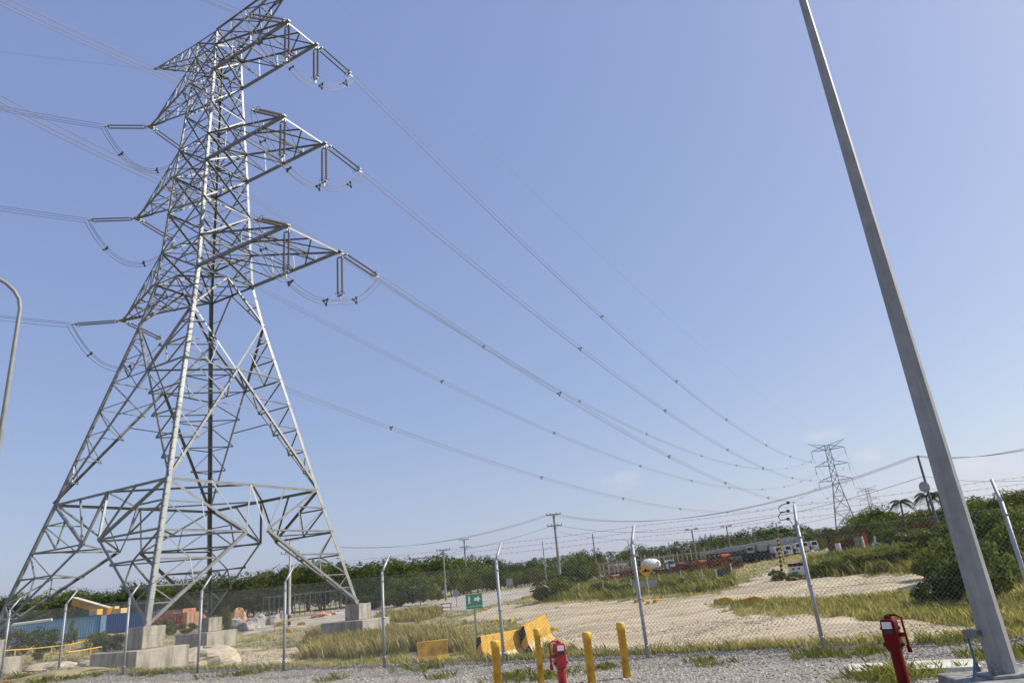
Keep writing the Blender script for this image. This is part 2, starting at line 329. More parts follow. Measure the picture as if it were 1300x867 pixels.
# ---------------------------------------------------------------- the big angle tower
TC = Vector((-26.326, 54.445, 0)); TTH = -0.49837
LZ = [-.39, 8.77, 18.25, 23.24, 27.0, 30.11, 37.84, 40.8, 48.49, 51.6, 53.5]
LA = [8.96, 6.77, 4.65, 3.51, 2.82, 2.64, 2.27, 2.09, 1.67, 1.53, 1.45]
def aw(z): return float(np.interp(z, LZ, LA))
CO = [(1, -1), (1, 1), (-1, 1), (-1, -1)]
def cpt(c, z): a = aw(z); return Vector((c[0] * a, c[1] * a, z))
tower = thing('transmission_tower', 'tall galvanised steel lattice power tower with six crossarms, nearest and largest', 'transmission tower', TC, TTH)
for c in CO:
    m = MB(); dx, dy = Vector((-c[0], 0, 0)), Vector((0, -c[1], 0))
    for a, b, w_ in ((0, 1, .28), (1, 4, .26), (4, 6, .22), (6, 8, .19), (8, 10, .15)):
        zs = LZ[a:b + 1]
        for z0, z1 in zip(zs[:-1], zs[1:]): m.leg(cpt(c, z0), cpt(c, z1), w_, dx, dy)
    if c == (1, -1):
        z = 2.0
        while z < 52.5: p = cpt(c, z); m.bar(p, p + Vector((.22, 0, 0) if int(z / .4) % 2 else (0, -.22, 0)), .03); z += .4
    m.box(cpt(c, -.36) + Vector((-c[0] * .1, -c[1] * .1, 0)), (.8, .8, .05))
    m.build('leg', GALV, tower)
def face(i):
    A, B = CO[i], CO[(i + 1) % 4]; n = Vector(((A[0] + B[0]) / 2, (A[1] + B[1]) / 2, 0))
    def P(s, z): return cpt(A, z).lerp(cpt(B, z), (s + 1) / 2)
    low, up = MB(), MB()
    ZP, ZF, ZB, ZX, ZL, ZW = 5.3, -.3, 8.77, 18.25, 23.24, 27.0
    def g(m, a, b, w_): m.ang(P(*a), P(*b), w_, n)
    g(low, (-1, ZB), (1, ZB), .24)
    for k in (-1, 1):
        q = k * .12
        g(low, (k, ZF), (q, ZP), .24); g(low, (k, ZP), (q, ZP), .15); g(low, (k, ZB), (q, ZP), .20)
        g(low, (0, ZB), (q, ZP), .16); g(low, (k * .5, ZB), (q, ZP), .12)
        dl = lambda z: k + (q - k) * (z - ZF) / (ZP - ZF)          # main diagonal
        du = lambda z: k + (q - k) * (ZB - z) / (ZB - ZP)
        g(low, (k, 7.2), (du(7.2), 7.2), .12); g(low, (k, 7.2), ((k + q) / 2, ZP), .10); g(low, (du(7.2), 7.2), ((k + q) / 2, ZP), .10)
        zz = [3.5, 1.9, .9]
        for z in zz: g(low, (k, z), (dl(z), z), .13 if z > 3 else .09)
        g(low, (k, ZP), ((k + dl(3.5)) / 2, 3.5), .09); g(low, ((k + dl(3.5)) / 2, 3.5), (dl(1.9), 1.9), .09); g(low, ((k + dl(3.5)) / 2, 3.5), (k, 1.9), .10); g(low, (k, 1.9), (dl(.9), .9), .08)
        # X panel above the belt
        g(up, (k, ZB), (0, ZX), .21); g(up, (k, ZL), (0, ZX), .19); g(up, (k, ZL), (0, ZW), .18); g(up, (k, ZX), (0, ZX), .12)
        d1 = lambda z: k * (1 - (z - ZB) / (ZX - ZB)); d2 = lambda z: k * ((z - ZX) / (ZL - ZX))
        zs = [10.3, 12.0, 13.9, 16.0, ZX]
        for j, z in enumerate(zs[:-1]):
            g(up, (k, z), (d1(z), z), .09); g(up, (k, zs[j + 1]), (d1(z), z), .08)
        g(up, (k, 20.1), (d2(20.1), 20.1), .10); g(up, (k, 21.8), (d2(21.8), 21.8), .09); g(up, (k, 20.1), (k * .52, ZX), .09); g(up, (d2(20.1), 20.1), (k * .52, ZX), .08); g(up, (k, 21.8), (d2(20.1), 20.1), .08)
        g(up, (k, 25.1), (k * (1 - (25.1 - ZL) / (ZW - ZL)), 25.1), .08)
    # secondary members of the X centre
    g(up, (-.42, 15.0), (.42, 15.0), .08)
    # body panels
    zs = [27.0, 30.11, 34.0, 37.84, 40.8, 44.6, 48.49, 51.6, 53.5]
    for z0, z1 in zip(zs[:-1], zs[1:]):
        wd = .15 if z0 < 40 else .12
        g(up, (-1, z0), (1, z1), wd); up.ang(P(1, z0), P(-1, z1), wd, -n); g(up, (-1, z0), (1, z0), wd)
        zm = (z0 + z1) / 2; r_ = aw(z0) / (aw(z0) + aw(z1)); zc = z0 + (z1 - z0) * r_
        for k in (-1, 1): g(up, (k, zc), (0, zc), .07); g(up, (k, (z0 + zc) / 2), (k * .5, (z0 + zc) / 2), .06); g(up, (k, (z1 + zc) / 2), (k * .5, (z1 + zc) / 2), .06)
    g(up, (-1, 53.5), (1, 53.5), .12)
    low.build('lower_bracing', GALV, tower); up.build('upper_bracing', GALV, tower)
for i in range(4): face(i)
# horizontal (plan) frames and hip bracing
Z = Vector((0, 0, 1))
for z, wd in ((8.77, .14), (18.25, .12), (27.0, .12), (30.11, .08), (37.84, .1), (40.8, .07), (48.49, .1), (51.6, .07)):
    m = MB(); a = aw(z); mid = [Vector((a, 0, z)), Vector((0, a, z)), Vector((-a, 0, z)), Vector((0, -a, z))]
    for i in range(4): m.ang(mid[i], mid[(i + 1) % 4], wd, Z)
    if z > 25: m.ang(cpt(CO[0], z), cpt(CO[2], z), wd, Z); m.ang(cpt(CO[1], z), cpt(CO[3], z), wd, Z)
    m.build('plan_bracing', GALV, tower)
def hip(p, q, w_): MB().ang(p, q, w_, Z).build('hip_brace', GALV, tower)
for c in CO:                                              # hips: tie the two faces at each corner together
    a = aw(5.3); p = Vector((c[0] * a, c[1] * a * .12, 5.3)); q = Vector((c[0] * a * .12, c[1] * a, 5.3)); hip(p, q, .15); hip(cpt(c, 5.3), (p + q) / 2, .1)
    pz = lambda z, ZF=-.3, ZP=5.3: 1 + (.12 - 1) * (z - ZF) / (ZP - ZF)
    for z in (3.5, 1.9): a = aw(z); hip(Vector((c[0] * a, c[1] * a * pz(z), z)), Vector((c[0] * a * pz(z), c[1] * a, z)), .09)
    for z in (10.3, 12.0, 13.9, 16.0, 20.1, 21.8):
        a = aw(z); t = (1 - (z - 8.77) / 9.48) if z < 18 else (z - 18.25) / 4.99
        hip(Vector((c[0] * a, c[1] * a * t, z)), Vector((c[0] * a * t, c[1] * a, z)), .08)
# crossarms
ARM = [(27.0, 30.11, 13.15, 2.81, 11.94), (37.84, 40.8, 11.92, 2.32, 11.30), (48.49, 51.6, 11.52, 1.70, 10.51)]
def truss_side(m, b0, b1, t0, t1, n, nrm, w1=.08):        # bottom chord b0->b1, top chord t0->t1
    for i in range(1, n):
        f0, f1 = i / n, (i + 1) / n
        m.ang(b0.lerp(b1, f0), t0.lerp(t1, f0), w1, nrm)
        m.ang(b0.lerp(b1, f0), t0.lerp(t1, (i - 1) / n), w1, nrm)
def zig(m, a0, a1, b0, b1, n, nrm, w1=.08, cross=True):
    for i in range(n):
        f0, f1 = i / n, (i + 1) / n
        if cross: m.ang(a0.lerp(a1, f0), b0.lerp(b1, f0), w1, nrm)
        (m.ang(a0.lerp(a1, f0), b0.lerp(b1, f1), w1, nrm) if i % 2 else m.ang(b0.lerp(b1, f0), a0.lerp(a1, f1), w1, nrm))
TIPS = {}
for lv, (z0, z1, r_, hw, l_arm) in enumerate(ARM):
    m = MB(); N_, F_ = Vector((r_, -hw, z0)), Vector((r_, hw, z0))
    bn, bf, tn, tf = cpt((1, -1), z0), cpt((1, 1), z0), cpt((1, -1), z1), cpt((1, 1), z1)
    m.ang(bn, N_, .26, -Z); m.ang(bf, F_, .24, -Z); m.ang(tn, N_, .15, Z); m.ang(tf, F_, .15, Z); m.ang(N_, F_, .2, Vector((1, 0, 0)))
    truss_side(m, bn, N_, tn, N_, 4, Vector((0, -1, 0))); truss_side(m, bf, F_, tf, F_, 4, Vector((0, 1, 0)))
    zig(m, bn, N_, bf, F_, 4, Z, .09); zig(m, tn, N_, tf, F_, 3, Z, .07)
    m.ang(bn.lerp(N_, .62), N_.lerp(F_, .45), .11, Z); m.ang(bf.lerp(F_, .62), N_.lerp(F_, .45), .11, Z)
    m.box(N_, (.5, .3, .12)); m.box(F_, (.5, .3, .12)); m.build('crossarm', GALV, tower)
    m = MB(); T_ = Vector((-l_arm, 0, z0))
    bn, bf, tn, tf = cpt((-1, -1), z0), cpt((-1, 1), z0), cpt((-1, -1), z1), cpt((-1, 1), z1)
    for p in (bn, bf): m.ang(p, T_, .24, -Z)
    for p in (tn, tf): m.ang(p, T_, .14, Z)
    truss_side(m, bn, T_, tn, T_, 5, Vector((0, -1, 0))); truss_side(m, bf, T_, tf, T_, 5, Vector((0, 1, 0)))
    zig(m, bn, T_, bf, T_, 5, Z, .08); zig(m, tn, T_, tf, T_, 4, Z, .07); m.box(T_, (.5, .6, .14)); m.build('crossarm', GALV, tower)
    TIPS['N%d' % (lv + 1)], TIPS['F%d' % (lv + 1)], TIPS['L%d' % (lv + 1)] = N_, F_, T_
for sgn, tip in ((-1, Vector((-10.9, 0, 56.2))), (1, Vector((11.6, 0, 56.4)))):
    m = MB(); a = [cpt((sgn, -1), 51.6), cpt((sgn, 1), 51.6), cpt((sgn, -1), 53.5), cpt((sgn, 1), 53.5)]
    for p in a[:2]: m.ang(p, tip, .16, -Z)
    for p in a[2:]: m.ang(p, tip, .15, Z)
    truss_side(m, a[0], tip, a[2], tip, 6, Vector((0, -1, 0))); truss_side(m, a[1], tip, a[3], tip, 6, Vector((0, 1, 0)))
    zig(m, a[0], tip, a[1], tip, 6, Z, .08); zig(m, a[2], tip, a[3], tip, 6, Z, .08); m.build('earth_wire_arm', GALV, tower)
    TIPS['E' + ('L' if sgn < 0 else 'R')] = tip
TM = Matrix.Translation(TC) @ Matrix.Rotation(TTH, 4, 'Z')
WT = {k: TM @ v for k, v in TIPS.items()}
# concrete foundations (slab + pedestal) under each leg: fixed parts of the tower
for i, c in enumerate(CO):
    p = TM @ cpt(c, -.4); g = gz(p.x, p.y)
    f = MB().box((0, 0, (-1.55 + g - 1.2) / 2), (4.3, 3.2, -1.55 - (g - 1.2))).build('foundation_slab', CONC, tower, bevel=.04)
    f.location = cpt(c, 0) * 1.0 + Vector((c[0] * .0 + .1, c[1] * .0 - .3, 0)); f.location.z = 0
    q = MB().box((0, 0, -.96), (1.45, 1.4, 1.15)).build('pedestal', CONC, f, bevel=.03); q.location = (0, .3, 0)
# ---------------------------------------------------------------- insulator strings
def disc_mesh(L):
    pr = [(.03, 0)]; n = int(L / .16)
    for i in range(n): z = L * i / n; h = L / n; pr += [(.05, z + h * .1), (.105, z + h * .35), (.10, z + h * .5), (.05, z + h * .62)]
    return pr + [(.03, L)]
def insulator(label, group):       # hangs from its origin along +Z (then aimed)
    t = thing('insulator_string', label, 'insulator', group=group)
    for s in (-1, 1): MB().lathe([(r_, z) for r_, z in disc_mesh(3.15)], 8, Matrix.Translation((s * .24, 0, .55))).build('disc_string', INSUL, t, smooth=True)
    for z, zz in ((.42, .0), (3.82, 4.25)):
        m = MB().box((0, 0, z), (.62, .05, .14)); m.bar((0, 0, zz), (0, 0, z), .07)
        for s in (-1, 1): m.bar((s * .24, 0, z), (s * .24, 0, .58 if z < 1 else 3.68), .05)
        m.build('yoke_plate', HARD, t)
    for s in (-1, 1):
        MB().tube([(s * .24 + .22 * math.cos(a), .22 * math.sin(a), 3.62) for a in [2 * math.pi * k / 14 for k in range(15)]], .022, 5).build('corona_ring', HARD, t, smooth=True)
    return t
GI = 'double insulator strings on the big tower'
LV = {1: 'lowest', 2: 'middle', 3: 'topmost'}
proto = None; ENDS = {}
def aim(o, p, d, side=None):
    d = Vector(d).normalized(); x = Vector(side or (math.cos(TTH), math.sin(TTH), 0)); x = (x - d * d.dot(x)).normalized(); y = d.cross(x)
    o.rotation_mode = 'QUATERNION'; M_ = Matrix((x, y, d)).transposed(); o.rotation_quaternion = M_.to_quaternion(); o.location = p
def put(key, tip, d, label):
    global proto
    if proto is None: proto = insulator(label, GI); o = proto
    else: o = dup(proto, label=label)
    h = Vector((-d[1], d[0], 0)); side = h if h.length > .1 else Vector((math.cos(TTH + .0), math.sin(TTH), 0))
    p = WT[tip] + Vector(d).normalized() * .1; aim(o, p, d, side); ENDS[key] = p + Vector(d).normalized() * 4.3
def dirv(az, g): a = R(az); v = Vector((math.sin(a), math.cos(a), -g)); return v.normalized()
BACKP = {'N1': (-167.2, .367, .284, .004), 'N2': (-163.6, .53, .43, .0035), 'N3': (-141, .5, .22, .003), 'L1': (-107.8, .11, -.094, .0029), 'L2': (-107.8, .11, -.094, .0029), 'L3': (-107.8, .11, -.094, .0029)}
for k in (1, 2, 3):
    put('N%db' % k, 'N%d' % k, dirv(*BACKP['N%d' % k][:2]), 'slanting brown insulator string reaching left from the near corner of the %s right crossarm' % LV[k])
    put('N%dv' % k, 'N%d' % k, (0, 0, -1), 'brown insulator string hanging straight down from the near corner of the %s right crossarm' % LV[k])
    put('F%dv' % k, 'F%d' % k, (0, 0, -1), 'brown insulator string hanging straight down from the outer far corner of the %s right crossarm' % LV[k])
    put('F%df' % k, 'F%d' % k, dirv(37, .26), 'brown insulator string slanting down right from the outer corner of the %s right crossarm' % LV[k])
    put('L%db' % k, 'L%d' % k, dirv(*BACKP['L%d' % k][:2]), 'level brown insulator string pointing left off the tip of the %s left crossarm' % LV[k])
    put('L%df' % k, 'L%d' % k, dirv(30, .22), 'brown insulator string slanting right and away beneath the %s left crossarm' % LV[k])
# ---------------------------------------------------------------- conductors
TRI = ((-.22, .12), (.22, .12), (0, -.26))
def bundle(name, label, cat, path, group, r=.018, spacer=38, m_=ALU, offs=TRI, s0=6):
    t = thing(name, label, cat, path[0], group=group); P0 = Vector(path[0]); pts = [Vector(p) - P0 for p in path]
    def off(i, o):
        d = (pts[min(i + 1, len(pts) - 1)] - pts[max(i - 1, 0)]).normalized(); x = Vector((-d.y, d.x, 0)); x = x.normalized() if x.length > .05 else Vector((1, 0, 0)); y = x.cross(d); y = y if y.z > 0 else -y
        return x * o[0] + y * o[1]
    for o in offs: MB().tube([p + off(i, o) for i, p in enumerate(pts)], r, 4).build('conductor', m_, t)
    if spacer:
        acc = 0; nxt = s0
        for i in range(1, len(pts) - 1):
            acc += (pts[i] - pts[i - 1]).length
            if acc >= nxt:
                nxt += spacer; m = MB(); q = [pts[i] + off(i, o) for o in offs]
                for a, b in ((0, 1), (1, 2), (2, 0)): m.bar(q[a], q[b], .07)
                for a in q: m.box(a, (.14, .14, .14))
                m.build('spacer', DARKW, t)
    return t
def para(a, b, sag, n=60):
    a, b = Vector(a), Vector(b); return [a.lerp(b, (i / n) ** 1.0) - Vector((0, 0, 4 * sag * (i / n) * (1 - i / n))) for i in range(n + 1)]
FD = 360
FARP = {'F3': (1068, 575.5), 'F2': (1072, 593), 'F1': (1076.6, 610), 'L3': (1034.5, 581.7), 'L2': (1038.6, 599), 'L1': (1042.6, 615)}
SAG = {'F3': 17, 'F2': 15.5, 'F1': 14.6, 'L3': 17, 'L2': 16, 'L1': 15}
for k in (1, 2, 3):
    for c in 'FL':
        side = 'right' if c == 'F' else 'left'
        bundle('conductor_bundle', 'long sagging triple power line from the %s %s crossarm to the distant tower' % (LV[k], side), 'power line', para(ENDS['%s%df' % (c, k)], atD(*FARP['%s%d' % (c, k)], FD), SAG['%s%d' % (c, k)] - .3), 'power lines strung to the distant tower', spacer=34, s0=22 + 9 * k)
    for c in 'NL':
        az, gs, g, cc = BACKP['%s%d' % (c, k)]; e = ENDS['%s%db' % (c, k)]; a = R(az)
        T_ = 85 if c == 'N' else 75
        path = [e + Vector((math.sin(a) * t, math.cos(a) * t, -g * t + cc * t * t)) for t in np.linspace(0, T_, 40)]
        side = 'right' if c == 'N' else 'left'
        bundle('conductor_bundle', 'triple power line running off the upper left edge from the %s %s crossarm' % (LV[k], side), 'power line', path, 'power lines running off to the left', spacer=30, s0=34)
def cat2(a, b, sag, n=14): return para(a, b, sag, n)
for k in (1, 2, 3):
    A_, B1, B2, E_ = ENDS['N%db' % k], ENDS['N%dv' % k], ENDS['F%dv' % k], ENDS['F%df' % k]
    path = cat2(A_, B1, 1.3)[:-1] + cat2(B1, B2, .7)[:-1] + cat2(B2, E_, .75)
    bundle('jumper_cable', 'drooping jumper cable looped under the %s right crossarm' % LV[k], 'jumper cable', path, 'jumper cables under the crossarms', r=.024, spacer=3.6, s0=2.2)
    A_, E_ = ENDS['L%db' % k], ENDS['L%df' % k]
    bundle('jumper_cable', 'drooping jumper cable hanging below the tip of the %s left crossarm' % LV[k], 'jumper cable', cat2(A_, E_, 3.6, 26), 'jumper cables under the crossarms', r=.024, spacer=3.8, s0=3)
tag(MB().tube(para(WT['ER'], atD(1066, 559, FD), 9), .011, 4).build('earth_wire', ALU), 'hair-thin single earth wire high above the right-hand power lines', 'wire')
a = R(-108); tag(MB().tube([WT['EL'] + Vector((math.sin(a) * t, math.cos(a) * t, -.02 * t + .0015 * t * t)) for t in np.linspace(0, 75, 24)], .007, 4).build('earth_wire', ALU), 'thin earth wire going left from the tip of the tower top arm', 'wire')
# ---------------------------------------------------------------- distant towers
def far_tower(name, base, H, rz, label, aw0=5.2, three=True):
    t = thing(name, label, 'transmission tower', base, rz, 'distant lattice towers')
    zs = [0, .2 * H, .36 * H, .5 * H, .62 * H, .7 * H, .79 * H, .87 * H, .95 * H, H]; A0 = lambda z: float(np.interp(z / H, [0, .62, 1], [aw0, 1.5, 1.0]))
    P = lambda c, z: Vector((c[0] * A0(z), c[1] * A0(z), z))
    for c in CO: MB().bar(P(c, 0), P(c, .62 * H), .26).bar(P(c, .62 * H), P(c, H), .2).build('leg', GALVD, t)
    m = MB()
    for i in range(4):
        A, B = CO[i], CO[(i + 1) % 4]
        for z0, z1 in zip(zs[:-1], zs[1:]): m.bar(P(A, z0), P(B, z1), .13); m.bar(P(B, z0), P(A, z1), .13); m.bar(P(A, z1), P(B, z1), .13)
        for z0, z1 in ((0, .2 * H), (.2 * H, .36 * H)):
            for k, D_ in ((A, B), (B, A)): m.bar(P(k, (z0 + z1) / 2), P(A, (z0 + z1) / 2).lerp(P(B, (z0 + z1) / 2), .5), .09)
    m.build('bracing', GALVD, t)
    arms = []
    for zf in ((.65, .8, .955) if three else (.72, .955)):
        z = zf * H; m = MB()
        for s in (-1, 1):
            tip = Vector((s * 7.3, 0, z + .2)); arms.append(tip)
            for v in (-1, 1): m.bar(P((s, v), z), tip, .16); m.bar(P((s, v), z + .045 * H), tip, .13)
            for f in (.33, .66):
                for v in (-1, 1): m.bar(P((s, v), z).lerp(tip, f), P((s, v), z + .045 * H).lerp(tip, f), .08)
                m.bar(P((s, -1), z).lerp(tip, f), P((s, 1), z).lerp(tip, f), .08)
        m.build('crossarm', GALVD, t)
    m = MB()
    for s in (-1, 1):
        tip = Vector((s * 8, 0, H + 1.8))
        for v in (-1, 1): m.bar(P((s, v), H * .955), tip, .12); m.bar(P((s, v), H), tip, .1)
    m.build('earth_wire_arm', GALVD, t)
    for tp in arms: MB().lathe([(.04, 0), (.1, -.3), (.1, -3.4), (.04, -3.8)], 6, Matrix.Translation(tp)).build('insulator', INSUL, t)
    return t
b = onD(1070, 690, FD); top = atD(1050.5, 566, FD)
lt, rt = atD(1041.5, 606, FD), atD(1074, 601, FD); FRZ = math.atan2(rt.y - lt.y, rt.x - lt.x)
ctr = (atD(1034.5, 571.5, FD) + atD(1066.5, 566.7, FD)) / 2
far_tower('lattice_tower', (ctr.x, ctr.y, gz(ctr.x, ctr.y)), ctr.z - gz(ctr.x, ctr.y) + 1.5, R(-24), 'smaller distant lattice tower standing above the bushes right of the crane trucks', 6)
p = onD(1104, 700, 640); c2 = atD(1100, 620, 640)
far_tower('lattice_tower', (c2.x, c2.y, gz(c2.x, c2.y)), c2.z - gz(c2.x, c2.y), R(-24), 'farthest tiny lattice tower, its top peeking over dark bushes', 5.5, three=True)
for k, s in enumerate((-1, 1)):
    for j, z in enumerate((.65, .8, .955)):
        q = Matrix.Rotation(R(-24), 4, 'Z') @ Vector((s * 7.3, 0, 0))
        a_ = Vector((ctr.x, ctr.y, 0)) + q; H1 = ctr.z - gz(ctr.x, ctr.y) + 1.5; b_ = Vector((c2.x, c2.y, 0)) + q; H2 = c2.z - gz(c2.x, c2.y)
        a_.z = gz(ctr.x, ctr.y) + z * H1 - 3.6; b_.z = gz(c2.x, c2.y) + z * H2 - 3.6
        tag(MB().tube(para(a_, b_, 10, 30), .04, 4).build('far_power_line', ALU), 'faint line between the two distant towers, %s wire on their %s side' % (('lowest', 'middle', 'top')[j], ('left', 'right')[k]), 'power line', 'faint lines between the distant towers')
# ---------------------------------------------------------------- chain-link fence
fence = thing('chain_link_fence', 'long galvanised chain-link fence with bent posts and barbed wire at the edge of the gravel', 'fence', (FP0[0], FP0[1], 0), math.atan2(FT[1], FT[0]))
SP = 3.868
def fz(l): x, y = FP0 + FT * l; return gz(x, y)
posts = [k * SP for k in range(-11, 7)]
for i, l in enumerate(posts):
    z = fz(l); arm = .40; m = MB()
    m.tube([(l, 0, z - .3), (l, 0, z + 2.58)], .043, 10)
    m.tube([(l, 0, z + 2.56), (l, .10, z + 2.70), (l, .36, z + 3.04)], [.045, .036, .03], 8)
    for q in (.25, 1.3, 2.3): m.lathe([(.05, z + q), (.052, z + q + .03), (.05, z + q + .05)], 10, Matrix.Translation((l, 0, 0)))
    m.build('fence_post', POSTG, fence, smooth=True)
l0, l1 = posts[0], posts[-1]; HT = 2.42
def wire(m, pts, r=.0028):
    m.tube(pts, r, 3, cap=False)
m = MB(); sp_ = .095; n = int((l1 - l0 + HT) / sp_)
for sgn in (1, -1):
    for i in range(n + 1):
        a = l0 - (HT if sgn > 0 else 0) + i * sp_ + (0 if sgn > 0 else 0)
        za, zb = 0, HT; la, lb = a, a + sgn * HT
        lo, hi = l0, l1
        if max(la, lb) <= lo or min(la, lb) >= hi: continue
        def cl(l, z): return (l, .05 + .004 * sgn, fz(l) + .03 + z)
        t0, t1 = 0., 1.
        for b_ in (lo, hi):
            tt = (b_ - la) / (lb - la)
            if (sgn > 0) == (b_ == lo): t0 = max(t0, tt) if 0 < tt < 1 else t0
            else: t1 = min(t1, tt) if 0 < tt < 1 else t1
        if t1 - t0 < .02: continue
        wire(m, [cl(la + (lb - la) * t, HT * t) for t in (t0, t1)])
m.build('chain_link_mesh', HARD, fence)
for z, y, rr in ((2.45, .05, .006), (.06, .05, .005), (1.25, .055, .003)):
    MB().tube([(l, y, fz(l) + z) for l in posts], rr, 4).build('tension_wire', HARD, fence)
for q in (0, 1, 2):
    t = q / 2; y, z = .13 + .22 * t, 2.74 + .28 * t; m = MB(); m.tube([(l + d_, y, fz(l + d_) + z - (.03 if d_ else 0)) for l in posts[:-1] for d_ in (0, SP / 2)], .003, 4)
    l = l0
    while l < l1 - .2:
        zz = fz(l) + z - .02; m.bar((l - .014, y, zz - .02), (l + .014, y, zz + .02), .003); m.bar((l - .014, y + .014, zz + .014), (l + .014, y - .014, zz - .02), .003); l += .17
    m.build('barbed_wire', GALVD, fence)
# ---------------------------------------------------------------- foreground on the gravel
def bollard(px, py, label, d=None, rr=1.0):
    # top seen at (px, py); top is 0.93 m above the gravel
    zt = -1.95 + .93; r_ = ray(px, py); k = zt / r_.z; x, y = r_.x * k, r_.y * k
    if d: q = atD(px, py, d); x, y, zt = q.x, q.y, q.z
    z = gz(x, y); h = zt - z
    m = MB().lathe([(a_ * rr, b_) for a_, b_ in [(.078, -.1), (.078, h - .13), (.079, h - .13), (.087, h - .125), (.087, h - .02), (.08, h), (.02, h + .012)]], 20)
    o = m.build('bollard', YEL, smooth=False, loc=(x, y, z)); o.data.polygons.foreach_set('use_smooth', [len(p.vertices) == 4 for p in o.data.polygons])
    MB().lathe([(.16, -.05), (.15, .012), (.1, .018)], 16).build('base_collar', CONCG, o)
    tag(o, label, 'bollard', 'yellow steel bollards on the gravel'); return o
bollard(628, 813, 'yellow capped bollard, leftmost of the four, in front of the striped barrier', 14.6)
bollard(681, 798, 'yellow capped bollard just left of the short red post', 15.3, .8)
bollard(744, 802, 'yellow capped bollard just right of the short red post', 14.2)
bollard(787, 790, 'yellow capped bollard, rightmost of the four, nearest the bare fence post', 15.0)
def valve_post(px, py, D, label, m_, flip):
    q = atD(px, py, D); z = gz(q.x, q.y); h = q.z - z
    t = thing('valve_indicator_post', label, 'valve post', (q.x, q.y, z), math.atan2(-q.x, q.y) * -1 + flip * .25)
    t.rotation_euler.z = -math.atan2(q.x, q.y) + flip * .3
    MB().lathe([(.10, -.1), (.10, .04), (.075, .06), (.075, h - .38), (.09, h - .36), (.09, h - .33)], 18).build('post', m_, t, smooth=False)
    hd = MB(); w_ = .09
    hd.prism([(-w_, h - .34), (-w_ * .8, h - .40), (w_ * .8, h - .40), (w_, h - .34), (w_, h - .04), (w_ * .85, h), (-w_ * .85, h), (-w_, h - .04)], .19)
    for s in (-1, 1): hd.box((s * .115, 0, h - .32), (.03, .08, .05)); hd.box((s * .115, 0, h - .12), (.03, .05, .035))
    H = hd.build('valve_head', m_, t, bevel=.012)
    MB().box((-.005, -.1, h - .075), (.12, .012, .085)).build('data_plate', WHITE, H)
    MB().box((0, -.1, h - .155), (.11, .012, .04)).build('indicator_window', GLASS, H)
    if flip > 0: MB().box((.11, 0, h - .07), (.012, .1, .07)).box((.11, -.01, h - .25), (.012, .08, .1)).build('side_sticker', WHITE, H)
    MB().lathe([(.045, h - .01), (.045, h + .03), (.03, h + .05)], 12).build('operating_nut', m_, t)
    MB().tube([(0, 0, h + .045), (.11 * -flip, .0, h + .045), (.17 * -flip, 0, h + .01), (.175 * -flip, 0, h - .36)], .014, 8).lathe([(.03, h - .42), (.03, h - .33)], 8, Matrix.Translation((.175 * -flip, 0, 0))).build('wrench_handle', m_, t, smooth=True)
    MB().box((.135 * -flip, 0, h - .2), (.08, .05, .05)).build('handle_bracket', m_, t)
    return t
valve_post(709, 816, 13.4, 'short lit red valve post between two yellow bollards', RED_LIT, 1)
valve_post(1127, 785, 11.3, 'shaded red valve post at the right, in front of the white slab', RED, -1)
# lamp posts
def octa(m, p, h, r0, r1, n=8):
    m.lathe([(r0, 0), (r1, h)], n, Matrix.Translation(p) @ Matrix.Rotation(math.pi / 8, 4, 'Z'))
LPX, LPY = 5.62, 9.50
pl = thing('lamp_post', 'thick grey octagonal lamp post rising out of the picture at the right', 'lamp post', (LPX, LPY, -1.62), R(-6))
m = MB(); octa(m, Vector((0, 0, 0)), 12.6, .158, .046); m.build('pole', POLEM, pl)
MB().box((0, 0, .02), (.5, .5, .04)).build('base_plate', POLEM, pl, bevel=.008)
for a, b in ((-1, -1), (1, -1), (1, 1), (-1, 1)): MB().lathe([(.035, .04), (.035, .09), (.02, .09), (.02, .15)], 6, Matrix.Translation((a * .2, b * .2, 0))).build('anchor_bolt', GALVD, pl)
jb = MB().box((-.27, -.02, .5), (.12, .12, .10)).bar((-.3, 0, .5), (0, 0, .5), .05).build('junction_box', GALVD, pl, bevel=.01)
MB().tube([(-.31, -.02, .45), (-.33, -.08, .22), (-.45, -.22, .05), (-.66, -.36, -.06), (-.72, -.62, -.22), (-.62, -.8, -.30)], .013, 6).build('cable', TEAL, pl, smooth=True)
a_ = MB().tube([(0, 0, 12.4), (.2, -.3, 12.7), (.5, -1.2, 12.9)], .04, 8).build('lamp_arm', POLEM, pl)
MB().box((.58, -1.45, 12.9), (.3, .65, .12)).build('luminaire', POLEM, pl, bevel=.03)
tag(MB().box((0, 0, 0), (1.15, 1.15, .9)).build('concrete_plinth', CONCG, loc=(LPX, LPY, -2.07), bevel=.03), 'grey concrete plinth under the thick lamp post', 'plinth'); C.objects[-1].rotation_euler.z = R(-6)
c = [hit(1104, 843), hit(1218, 842), hit(1230, 862), hit(1090, 863)]; cc = sum(c, Vector()) / 4
tag(MB().prism([(-.95, 0), (.95, 0), (.95, .14), (-.95, .14)], .9).build('concrete_slab', SLABM, loc=(cc.x, cc.y, cc.z - .06), bevel=.01), 'flat white concrete slab lying on the gravel beside the lamp post', 'slab'); C.objects[-1].rotation_euler.z = R(-22)
D0 = 17; pb = onD(0, 586, D0); tp_ = atD(25.5, 392, D0)
pb = Vector((tp_.x, tp_.y, gz(tp_.x, tp_.y))); hh = tp_.z - pb.z
dl = thing('street_lamp', 'thin grey street lamp with a curved arm at the left edge', 'street lamp', pb)
az = math.atan2(tp_.x, tp_.y); lx = Vector((-math.cos(az), math.sin(az), 0))
